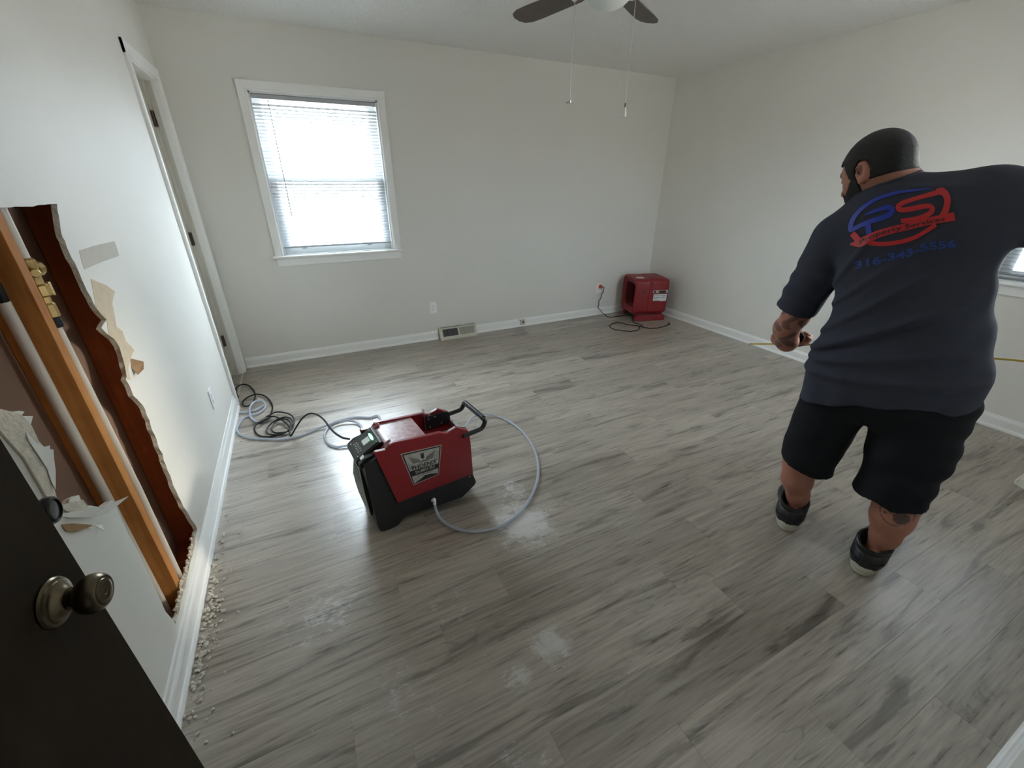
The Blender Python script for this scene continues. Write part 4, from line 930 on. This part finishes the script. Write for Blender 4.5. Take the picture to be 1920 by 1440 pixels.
def build_body():
    G = Grid((-.66, -.34, -.005), (.50, .52, 1.68), .0052)
    # head
    G.ell(hp_(0, -.004, .018), (.080, .102, .098), HM); G.ell(hp_(0, .040, -.055), (.060, .058, .072), HM, .02)
    G.ell(hp_(0, .030, .005), (.072, .072, .075), HM, .015)
    G.cone(hp_(-.032, .090, .016), hp_(.032, .090, .016), .012, .012, .012)
    G.cone(hp_(0, .098, .002), hp_(0, .119, -.042), .007, .0135, .008); G.ell(hp_(0, .100, -.082), (.024, .010, .010), HM, .006)
    G.ell(hp_(0, .082, -.118), (.026, .022, .022), HM, .015)
    for sx_ in (-1, 1):
        G.ell(hp_(.034*sx_, .097, -.004), (.016, .010, .010), HM, .006, 's'); G.ell(hp_(.033*sx_, .086, -.005), (.0125, .0125, .0115), HM, .002)
        G.ell(hp_(.044*sx_, .055, -.035), (.020, .022, .020), HM, .02)
        Rot = np.array(Matrix.Rotation(math.radians(-18*sx_), 3, 'Z')); E_ = HM @ Rot
        G.ell(hp_(.0845*sx_, -.020, -.006), (.0085, .0205, .034), E_, .004); G.ell(hp_(.0945*sx_, -.016, .0), (.0115, .0115, .021), E_, .002, 's')
        G.ell(hp_(.083*sx_, -.012, -.034), (.007, .009, .011), E_, .004)
    # neck and torso core
    G.cone(hp_(0, -.030, -.035), NB, .070, .082, .02)
    G.cone(NB, (-.15, .03, 1.15), .075, .16, .03); G.cone((-.15, .03, 1.15), (-.09, .02, .80), .165, .18, .04)
    G.cone(NB, SL, .065, .07, .03); G.cone(NB, SRt, .065, .075, .03)
    # left arm
    G.chain([(SL, .07), ((-.41, .04, 1.10), .062), (EL, .050)], .02)
    G.chain([(EL, .050), ((-.470, .10, .875), .050), ((-.465, .155, .80), .043), (WL, .034)], .015)
    # right arm out of frame, holding the far end
    G.chain([(SRt, .075), ((.14, .06, 1.36), .06), (ER, .048)], .02); G.chain([(ER, .048), ((.31, .20, 1.14), .042), ((HRt[0], HRt[1]-.02, HRt[2]+.07), .030)], .015)
    def hand(c, fw, up, thumb_side):
        c = Vector(c); fw = Vector(fw).normalized(); up = Vector(up); up = (up-fw*up.dot(fw)).normalized(); sd = fw.cross(up)
        Rm = np.array([[sd[i], fw[i], up[i]] for i in range(3)]); G.ell(tuple(c), (.040, .046, .019), Rm, .015)
        for i, (o_, L_) in enumerate(((-.030, .030), (-.010, .035), (.010, .033), (.029, .026))):
            b0 = c+fw*.032+sd*o_; b1 = b0+fw*L_-up*.008; b2 = b1+fw*L_*.35-up*L_*.75; b3 = b2-fw*L_*.5-up*L_*.35
            G.chain([(tuple(b0), .0105), (tuple(b1), .0095), (tuple(b2), .009), (tuple(b3), .0078)], .004)
        b0 = c-fw*.018+sd*.034*thumb_side-up*.004; b1 = b0+fw*.022+sd*.014*thumb_side-up*.020; b2 = b1+fw*.030-sd*.006*thumb_side-up*.014
        G.chain([(tuple(b0), .014), (tuple(b1), .0118), (tuple(b2), .0095)], .006)
    G.cone(WL, tuple(Vector(WL).lerp(Vector(HL), .6)), .034, .026, .012)
    hand(HL, (.78, .50, .05), (-.40, -.15, -.9), 1)
    hand((HRt[0], HRt[1], HRt[2]), (-.2, .3, -.9), (.4, .9, .3), -1)
    G.cone((HRt[0], HRt[1]-.02, HRt[2]+.07), HRt, .030, .024, .012)
    # legs and feet
    G.chain([((-.18, .02, .78), .12), ((-.215, .03, .44), .078), ((-.245, .015, .31), .066), ((-.236, .005, .235), .060), ((-.216, .025, .15), .044), ((-.208, .035, .085), .036)], .02)
    G.chain([((.02, .02, .78), .13), ((.085, .03, .44), .084), ((.094, .01, .32), .074), ((.100, -.002, .245), .069), ((.106, -.004, .155), .049), ((.104, -.004, .085), .038)], .02)
    for (ax_, ay_, yw) in ((-.206, .042, 12), (.102, -.002, -2)):
        fw = (-math.sin(math.radians(yw)), math.cos(math.radians(yw))); G.chain([((ax_-fw[0]*.035, ay_-fw[1]*.035, .055), .036), ((ax_+fw[0]*.06, ay_+fw[1]*.06, .05), .034), ((ax_+fw[0]*.15, ay_+fw[1]*.15, .04), .026)], .02)
    return G.mesh('body')
me, V = build_body()
body_o = new_obj('body', me, 'skin', person)
# skin colour with tattoo ink, lips, brows, and shade painted into the ear hollow
colr = np.tile(np.array([.40, .175, .115]), (len(V), 1))
HCv = np.array(HC); q = (V-HCv) @ HM      # head coordinates
brow = (np.abs(q[:, 2]-.018-.05*0) < .007) & (np.abs(np.abs(q[:, 0])-.034) < .022) & (q[:, 1] > .075); colr[brow] = (.02, .014, .012)
eye = (np.abs(q[:, 2]+.005) < .005) & (np.abs(np.abs(q[:, 0])-.034) < .012) & (q[:, 1] > .085); colr[eye] = (.03, .02, .018)
lip = (np.abs(q[:, 2]+.082) < .008) & (np.abs(q[:, 0]) < .024) & (q[:, 1] > .085); colr[lip] = (.30, .09, .075)
ear = (np.abs(q[:, 0]) > .078) & (np.abs(q[:, 2]+.005) < .045) & (np.abs(q[:, 1]) < .05); colr[ear] = (.46, .19, .135); conch_shade = ear & (np.abs(q[:, 0]) < .0885) & (np.hypot(q[:, 1]+.018, (q[:, 2]-.0)*.6) < .010); colr[conch_shade] = (.22, .08, .055)
arm = (V[:, 0] < -.40) & (V[:, 2] > .66) & (V[:, 2] < 1.0)
nz = np.sin(V[:, 0]*95+np.sin(V[:, 2]*70)*2)+np.sin(V[:, 2]*110+V[:, 1]*60+np.sin(V[:, 0]*50)*2)
colr[arm & (nz > .15)] *= np.array([.34, .36, .42])
tc_ = np.array(Lp(1680, 968, -.085)); r2 = np.hypot(V[:, 0]-tc_[0], (V[:, 2]-tc_[2])*1.0); cal = (V[:, 1] < -.0) & (V[:, 0] > 0)
inkm = cal & (r2 < .052) & ((r2 > .0475) | ((np.hypot(V[:, 0]-tc_[0]-.018, V[:, 2]-tc_[2]+.012) < .026)) | (np.hypot(V[:, 0]-tc_[0]+.014, V[:, 2]-tc_[2]-.004) < .013) | ((V[:, 2] > tc_[2]+.012) & (V[:, 0] > tc_[0]-.012)) | (np.hypot(V[:, 0]-tc_[0]+.036, V[:, 2]-tc_[2]-.010) < .006) | (np.hypot(V[:, 0]-tc_[0]+.032, V[:, 2]-tc_[2]+.012) < .006))
inkm &= ~(cal & (np.abs(np.hypot(V[:, 0]-tc_[0]-.016, V[:, 2]-tc_[2]+.014)-.029) < .0026))
colr[inkm] = (.055, .045, .04)
ca = me.color_attributes.new('Col', 'FLOAT_COLOR', 'POINT'); ca.data.foreach_set('color', np.concatenate([colr, np.ones((len(V), 1))], 1).astype(np.float32).ravel())

# --- hair and beard as close caps over the skull
def cap(name, keep, off, h=.004):
    G = Grid(tuple(np.array(HC)-.17), tuple(np.array(HC)+.17), h)
    G.ell(hp_(0, -.004, .018), (.080+off, .102+off, .098+off), HM); G.ell(hp_(0, .040, -.055), (.060+off, .058+off, .072+off), HM, .02)
    G.ell(hp_(0, .030, .005), (.072+off, .072+off, .075+off), HM, .015); G.ell(hp_(0, .082, -.118), (.026+off, .022+off, .022+off), HM, .015)
    G.cone(hp_(0, -.030, -.035), NB, .070+off*.6, .082+off*.4, .02)
    X, Y, Z = np.meshgrid(*G.ax, indexing='ij'); Q = (np.stack([X, Y, Z], -1)-np.array(HC)) @ HM
    G.f = np.maximum(G.f, keep(Q[..., 0], Q[..., 1], Q[..., 2])).astype(np.float32)
    G.f += (.0012*np.sin(X*900+Y*400)*np.sin(Z*800)).astype(np.float32)
    me, _ = G.mesh(name, 1); return new_obj(name, me, 'hair', person)
def hairkeep(x, y, z):
    line = np.where(y > .026, np.minimum(-.024+(y-.026)*2.4, .044), np.where(y > .004, -.024, -.036))      # forehead / sideburn / nape
    earhole = .025-np.sqrt((y+.018)**2+(z+.004)**2*.5)
    earhole = np.where(np.abs(x) > .05, earhole, -1)
    return np.maximum(line-z, earhole)
cap('hair', hairkeep, .007)
def beardkeep(x, y, z):
    a = np.where(y < .075, z-(-.012-np.clip(y-.022, 0, 1)*1.0), z+.062+np.abs(x)*-.35); mouth = .014-np.sqrt((x*.6)**2+(z+.084)**2); mouth = np.where(y > .08, mouth, -1)
    return np.maximum(np.maximum(a, .004-y), np.maximum(mouth, -(z+.150)))
cap('beard', beardkeep, .006)

# --- shirt
def loftfn(tab, pw=2.35):
    tab = np.array(tab); zs = tab[:, 0]
    def fn(X, Y, Z):
        c = np.interp(Z, zs, tab[:, 1]); a = np.interp(Z, zs, tab[:, 2]); b = np.interp(Z, zs, tab[:, 3]); dc = np.interp(Z, zs, tab[:, 4])
        r = (np.abs((X-c)/a)**pw+np.abs((Y-dc)/b)**pw)**(1/pw); return (r-1)*np.minimum(a, b)
    return fn
TORSO = [(.50, -.085, .250, .19, .02), (.62, -.082, .252, .195, .02), (.75, -.080, .256, .205, .02), (.86, -.082, .252, .208, .02), (.95, -.086, .228, .205, .02), (1.05, -.104, .212, .198, .025), (1.2, -.146, .209, .180, .03), (1.30, -.170, .200, .160, .03), (1.38, -.185, .170, .130, .03), (1.46, -.20, .10, .08, .03)]
HEM = ([-.40, -.33, -.15, .0, .15, .25], [.612, .630, .712, .760, .770, .777])
def build_shirt():
    G = Grid((-.60, -.30, .56), (.32, .32, 1.56), .0066)
    lo = loftfn(TORSO); sl = G.sub((-.5, -.3, .5), (.3, .3, 1.46)); G.f[sl] = lo(*G.xyz(sl)).astype(np.float32)
    sl2 = G.sub((-.6, -.3, 1.46), (.32, .3, 1.6)); G.f[sl2] = .3
    G.cone((-.262, .03, 1.405), (-.372, .025, 1.262), .074, .088, .05); G.cone((-.235, .02, 1.395), (-.03, .02, 1.385), .080, .108, .05)
    G.cone((-.25, -.02, 1.37), (-.05, -.01, 1.32), .09, .12, .06)
    G.cone((-.372, .025, 1.262), (-.452, .055, .955), .088, .074, .014); G.cone((-.03, .02, 1.385), (.26, .09, 1.36), .110, .094, .03)
    X, Y, Z = np.meshgrid(*G.ax, indexing='ij', sparse=True); f = G.f
    back = np.clip((.06-Y)/.12, 0, 1)
    def ridge(p, q_, amp, w_, ext=.06):
        p = np.array(p); q_ = np.array(q_); d = q_-p; L_ = np.hypot(*d); d = d/L_
        u = (X-p[0])*d[0]+(Z-p[1])*d[1]; v_ = (X-p[0])*(-d[1])+(Z-p[1])*d[0]
        m = np.clip(np.minimum(u+ext, L_+ext-u)/ext, 0, 1); return amp*np.exp(-(v_/w_)**2)*m
    disp = 0
    for p, q_, a, w_ in (((-.36, .90), (-.10, 1.17), .008, .012), ((-.35, .86), (.0, 1.10), .009, .014), ((-.34, .83), (.06, .97), .007, .014), ((-.33, .79), (.12, .87), .009, .016), ((-.36, .99), (-.20, 1.18), .006, .010), ((-.28, .87), (-.06, 1.03), -.006, .012), ((-.36, 1.05), (-.27, 1.25), .006, .010), ((-.2, 1.14), (-.1, 1.30), .003, .010)):
        disp = disp+ridge(p, q_, a, w_)
    disp = disp*back*1.6
    flute = .0045*np.sin(X*62+1.2*np.sin(Z*9))*np.clip((.86-Z)/.2, 0, 1)
    arm_ = .0035*np.sin((Z+X*.5)*95+Y*30)*np.clip((-.36-X)/.04, 0, 1)*np.clip((1.22-Z)/.1, 0, 1)
    rarm = .0035*np.sin(X*70-Z*25)*np.clip((X-.03)/.05, 0, 1)
    f = f-disp-flute-arm_-rarm-.0022*np.sin(X*23+Z*17)*np.sin(Z*21-Y*14)
    # hem, sleeve cuffs, neck opening
    hem = np.interp(X, HEM[0], HEM[1])+.004*np.sin(X*40); f = np.maximum(f, np.where(X > -.395-.0*Z, (hem-Z), -1) if False else np.where((X > -.40) | (Z > .90), np.where(Z < .88, hem-Z, -1), .05))
    ax_ = np.array([-.448+.372, .052-.025, .955-1.262]); ax_ /= np.linalg.norm(ax_)
    cut = (X+.448)*ax_[0]+(Y-.052)*ax_[1]+(Z-.968)*ax_[2]; f = np.maximum(f, np.where(X < -.345, cut-.0, -1))
    f = np.maximum(f, X-.235)
    G.f = f.astype(np.float32); nb = Vector(NB); up = (Vector(hp_(0, -.03, -.05))-nb).normalized()
    G.cone(tuple(nb+up*.030), tuple(nb+up*.16), .074, .082, .004, 's')
    return G.mesh('shirt', 3)
me, SV = build_shirt(); shirt = new_obj('shirt', me, 'shirt', person)
# collar ribbing
nb = Vector(NB); up = (Vector(hp_(0, -.03, -.05))-nb).normalized(); a_ = up.orthogonal().normalized(); b_ = up.cross(a_)
bvh = BVHTree.FromPolygons([tuple(v) for v in SV], [tuple(p.vertices) for p in me.polygons])
ring = []
for k in range(41):
    ang_ = 2*math.pi*k/40; dr = (a_*math.cos(ang_)+b_*math.sin(ang_)); p = nb+up*.10+dr*.080
    hit = bvh.find_nearest(p)[0]; ring.append(hit)
MB().tube(ring, .0065, 8, caps=False).build('collar', 'shirt', shirt, smooth=True)

# print on the back of the shirt: strokes laid on the cloth
wm = Matrix.Translation(P0) @ Matrix.Rotation(math.atan2(PR.y, PR.x), 4, 'Z'); wi = wm.inverted(); camL = wi @ CAM
def lay(px, py, off=.0016):
    d = (wi.to_3x3() @ ray(px, py)).normalized(); h = bvh.ray_cast(camL, d)
    if h[0] is None: return None
    n = h[1]; n = n if n.dot(d) < 0 else -n; return h[0]+n*off
def lay_mesh(nm, vs, fs, m, off=.0016, cutlen=3.0):
    bm = bmesh.new(); bv = [bm.verts.new((x, y_, 0)) for x, y_ in vs]
    for f in fs:
        try: bm.faces.new([bv[i] for i in f])
        except ValueError: pass
    for _ in range(5):
        es = [e for e in bm.edges if e.calc_length() > cutlen]
        if not es: break
        bmesh.ops.subdivide_edges(bm, edges=es, cuts=1)
        bmesh.ops.triangulate(bm, faces=[f for f in bm.faces if len(f.verts) > 3])
    bad = []
    for v in bm.verts:
        q_ = lay(v.co.x, v.co.y, off)
        if q_ is None: bad.append(v)
        else: v.co = q_
    bmesh.ops.delete(bm, geom=bad, context='VERTS')
    me = bpy.data.meshes.new(nm); bm.to_mesh(me); bm.free(); return new_obj(nm, me, m, shirt, True)
C8 = lambda a, b: Vector((1580+a/8, 340+b/8, 0))
def stroke(nm, pts, wd, m, off=.0016):
    ps = spline([C8(a, b) for a, b in pts], 6); n = len(ps); L_, R_ = [], []
    for i, p in enumerate(ps):
        d = ps[min(i+1, n-1)]-ps[max(i-1, 0)]; s_ = Vector((-d.y, d.x, 0)).normalized(); t_ = i/(n-1)*(len(wd)-1); k = min(int(t_), len(wd)-2); w_ = (wd[k]+(wd[k+1]-wd[k])*(t_-k))/16
        L_.append(p+s_*w_); R_.append(p-s_*w_)
    vs = [(v.x, v.y) for v in L_+R_]; lay_mesh(nm, vs, [(i, i+1, n+i+1, n+i) for i in range(n-1)], m, off)
stroke('print_stroke', [(1345,118),(1240,118),(1050,140),(860,162),(700,202),(540,255),(410,325),(285,415),(200,505),(145,600),(120,690),(118,735)], [6, 30, 50, 52, 58, 66, 72], 'blueprint')
stroke('print_stroke', [(95,745),(190,705),(300,650),(450,590),(600,545),(700,500),(742,450),(735,408),(690,392),(620,405),(500,440),(380,490),(330,510)], [50, 66, 72, 76, 80, 70, 48, 8], 'blueprint', .0019)
stroke('print_stroke', [(375,610),(390,700),(400,790)], [90, 84, 80], 'blueprint', .0021)
stroke('print_stroke', [(1450,165),(1300,205),(1120,255),(930,315),(845,365),(835,410),(900,432),(1050,412),(1200,380),(1300,375),(1345,410),(1330,460),(1250,515),(1120,562),(980,585),(875,592)], [80, 62, 66, 74, 74, 70, 76, 76, 66], 'redprint')
stroke('print_stroke', [(1400,150),(1480,150),(1545,205),(1570,290),(1555,400),(1520,490),(1480,560)], [60, 110, 100, 95, 100, 110], 'redprint', .0019)
stroke('print_banner', [(120,945),(240,930),(350,880),(480,815),(620,765),(800,718),(1000,672),(1200,622),(1380,582),(1540,552),(1680,530)], [20, 130, 118, 110, 106, 104, 106, 110, 118, 130], 'redprint', .0021)
stroke('print_stroke', [(150,780),(200,830),(250,900)], [90, 100, 100], 'redprint', .0023)
stroke('print_stroke', [(390,915),(500,935),(640,938),(800,920),(960,885),(1120,825),(1280,730),(1400,650)], [70, 66, 64, 62, 60, 66], 'redprint', .0023)
def path_text(nm, body, pts, hgt, m, off, bold):
    ps = spline([C8(a, b) for a, b in pts], 16); ln = [0]
    for i in range(1, len(ps)): ln.append(ln[-1]+(ps[i]-ps[i-1]).length)
    vs, fs = text_tris(body, bold); x0 = min(v[0] for v in vs); x1 = max(v[0] for v in vs); h = max(v[1] for v in vs); out = []
    for x, y_ in vs:
        s_ = (x-x0)/(x1-x0)*ln[-1]; i = min(max(1, int(np.searchsorted(ln, s_))), len(ps)-1); t_ = (s_-ln[i-1])/max(1e-9, ln[i]-ln[i-1]); p = ps[i-1].lerp(ps[i], t_)
        out.append((p.x+y_/h*hgt*-.01, p.y-y_/h*hgt/8))
    lay_mesh(nm, out, fs, m, off, 2.2)
path_text('print_lettering', 'Property Services', [(262,950),(380,890),(500,828),(640,785),(800,742),(1000,702),(1200,655),(1400,615),(1535,590)], 66, 'ink', .0029, .012)
path_text('print_lettering', '316-343-5556', [(190,1318),(280,1288),(380,1268),(540,1240),(740,1182),(890,1155),(1040,1110),(1240,1035),(1390,1018),(1540,1000),(1705,985)], 112, 'dimblue', .0018, .03)

# --- shorts
def build_shorts():
    G = Grid((-.42, -.28, .26), (.34, .30, .92), .0062)
    lo = loftfn([(.5, -.075, .20, .16, .02), (.66, -.08, .236, .17, .02), (.74, -.082, .246, .185, .02), (.95, -.082, .235, .185, .02)])
    sl = G.sub((-.4, -.28, .60), (.33, .3, .90)); G.f[sl] = np.maximum(lo(*G.xyz(sl)), np.maximum(.73-G.xyz(sl)[2], G.xyz(sl)[2]-.88)).astype(np.float32)
    G.ell((-.18, .0, .71), (.12, .13, .11), None, .05); G.ell((.03, .0, .72), (.135, .135, .12), None, .05); G.ell((-.08, -.01, .70), (.14, .13, .09), None, .05)
    G.chain([((-.195, .02, .72), .130), ((-.220, .025, .52), .112), ((-.226, .02, .40), .103), ((-.228, .015, .24), .106)], .02)
    G.chain([((.035, .02, .72), .142), ((.058, .02, .55), .128), ((.064, .015, .42), .114), ((.062, .01, .26), .118)], .02)
    X, Y, Z = np.meshgrid(*G.ax, indexing='ij', sparse=True); f = G.f
    f = f-.004*np.sin(Z*70+X*25+2*np.sin(X*18))*np.clip((X-.10)/.05, 0, 1)-.003*np.sin(Z*38-X*30)*np.clip((.62-Z)/.1, 0, 1)-.003*np.sin(X*55+Y*20)*np.clip((.5-Z)/.15, 0, 1)
    hemL = .345-(X+.33)*.22-.02*np.clip(-Y/.1, -1, 1)*0; hemR = .325+(X-.06)*.03+.006*np.sin(X*50)
    f = np.maximum(f, np.where(X < -.085, hemL-Z, hemR-Z)); G.f = f.astype(np.float32)
    return G.mesh('shorts', 4)
me, _ = build_shorts(); new_obj('shorts', me, 'shorts', person)

# --- shoes
def shoe(ax_, ay_, yw, side):
    rootp = empty('shoe', parent=person, loc=(ax_, ay_, 0)); rootp.rotation_euler = (0, 0, math.radians(yw)); rootp.scale = (1.2, 1.1, 1.08)
    G = Grid((-.075, -.12, -.004), (.075, .24, .145), .0042)
    G.ell((0, -.045, .055), (.042, .046, .075), None, .02); G.ell((0, .04, .045), (.046, .11, .058), None, .03); G.ell((side*.004, .135, .035), (.048, .075, .042), None, .03)
    G.cone((0, -.018, .06), (0, -.010, .112), .047, .053, .02); G.cone((0, .03, .07), (0, .06, .09), .040, .034, .02)
    G.cone((0, -.008, .075), (0, .0, .17), .041, .045, .006, 's')
    X, Y, Z = np.meshgrid(*G.ax, indexing='ij', sparse=True); G.f = np.maximum(G.f, np.maximum(.022-Z, Z-.090-.45*np.clip(Y+.055, 0, .12))).astype(np.float32)
    me, _ = G.mesh('upper', 2); new_obj('upper', me, 'shoe', rootp)
    outl = []
    for k in range(28):
        a = 2*math.pi*k/28; c_, s_ = math.cos(a), math.sin(a); wy = .047 if s_ > 0 else .0435
        outl.append((wy*abs(c_)**.8*(1 if c_ >= 0 else -1)+side*.004*max(0, s_), .055+.157*abs(s_)**.9*(1 if s_ >= 0 else -1)))
    sm = MB(); lv = [(0, .93), (.005, 1.0), (.012, 1.03), (.016, 1.005), (.020, 1.035), (.030, 1.03), (.035, .98)]
    for z, k in lv: sm.v += [(x*k, .055+(y_-.055)*k, z+.006*max(0, (-.05-y_)/.05)*0) for x, y_ in outl]
    for i in range(6):
        for k in range(28): sm.f.append((i*28+k, i*28+(k+1) % 28, (i+1)*28+(k+1) % 28, (i+1)*28+k))
    sm.f += [tuple(range(28))[::-1], tuple(168+k for k in range(28))]; sm.mi = [0]*len(sm.f)
    sm.build('sole', 'sole', rootp, smooth=True)
    MB().tube([(.0455*math.sin(a), -.011+.047*math.cos(a), max(.0, .090+.45*max(0, min(.12, .044+.047*math.cos(a))))-.001) for a in [2*math.pi*k/24 for k in range(25)]], .0068, 8, caps=False).build('padded_collar', 'shoe', rootp, smooth=True)
    MB().box((-.011, -.094, .035), (.011, -.086, .088)).build('heel_tab', 'rubber', rootp, bevel=.003)
    MB().tube([(side*-.0+.047*c_, .0+.0*c_-.05-.042*s_, .058) for c_, s_ in [(math.cos(a), math.sin(a)) for a in [math.pi*k/12 for k in range(13)]]], .0022, 6).build('seam', 'rubber', rootp, smooth=True)
    for j in range(4):
        yy = .055+.022*j; MB().tube([(-.02, yy, .1-.009*j), (0, yy+.002, .108-.010*j), (.02, yy, .1-.009*j)], .003, 6).build('lace', 'rubber', rootp)
shoe(-.222, .030, 12, -1); shoe(.088, -.012, -3, 1)

# --- tape measure
hlw = wm @ Vector(HL)
tm = empty('tape_measure', 'yellow tape measure stretched out from the man\'s left hand', 'tape measure', hlw)
rot = wm.to_3x3(); tm.rotation_euler = (0, 0, math.atan2(PR.y, PR.x))
B_ = Vector(HL)
CASE_ = Vector(Lp(1491, 630, .215))-B_
cs_ = MB(); pr = [(-.030, -.022), (.024, -.022), (.032, -.012), (.032, .012), (.020, .026), (-.016, .028), (-.030, .014)]
cs_.prism(pr, lambda a, b, t_: tuple(CASE_+Vector((.80, .50, -.30)).normalized()*a+Vector((.15, .1, .98)).normalized()*b+Vector((-.5, .8, .0)).normalized()*t_), -.015, .015)
cs_.build('case', 'blackg', tm, bevel=.004, segs=2)
def ribbon(pts, wd): 
    mb = MB(); n = len(pts); mb.v = [tuple(Vector(p)-B_+Vector((0, 0, s_*wd))) for s_ in (.5, -.5) for p in pts]+[tuple(Vector(p)-B_+Vector((0, .0012, s_*wd))) for s_ in (.5, -.5) for p in pts]
    for i in range(n-1):
        for b in (0, 2*n): mb.f.append((b+i, b+i+1, b+n+i+1, b+n+i))
        mb.f.append((i, i+1, 2*n+i+1, 2*n+i)); mb.f.append((n+i, n+i+1, 3*n+i+1, 3*n+i))
    mb.mi = [0]*len(mb.f); return mb
p0 = Lp(1406, 645, .30); p1 = Lp(1500, 645, .262); p2 = Lp(1540, 648, .27); p3 = Lp(1900, 675, .345); p4 = (HRt[0]-.01, HRt[1]+.03, HRt[2]-.03)
ribbon([p0, p1, p2, p3, p4], .0085).build('blade_tape', 'yellow', tm)
MB().box(tuple(Vector(p0)-B_-Vector((.003, .003, .010))), tuple(Vector(p0)-B_+Vector((.001, .003, .006)))).build('hook', 'chrome', tm)
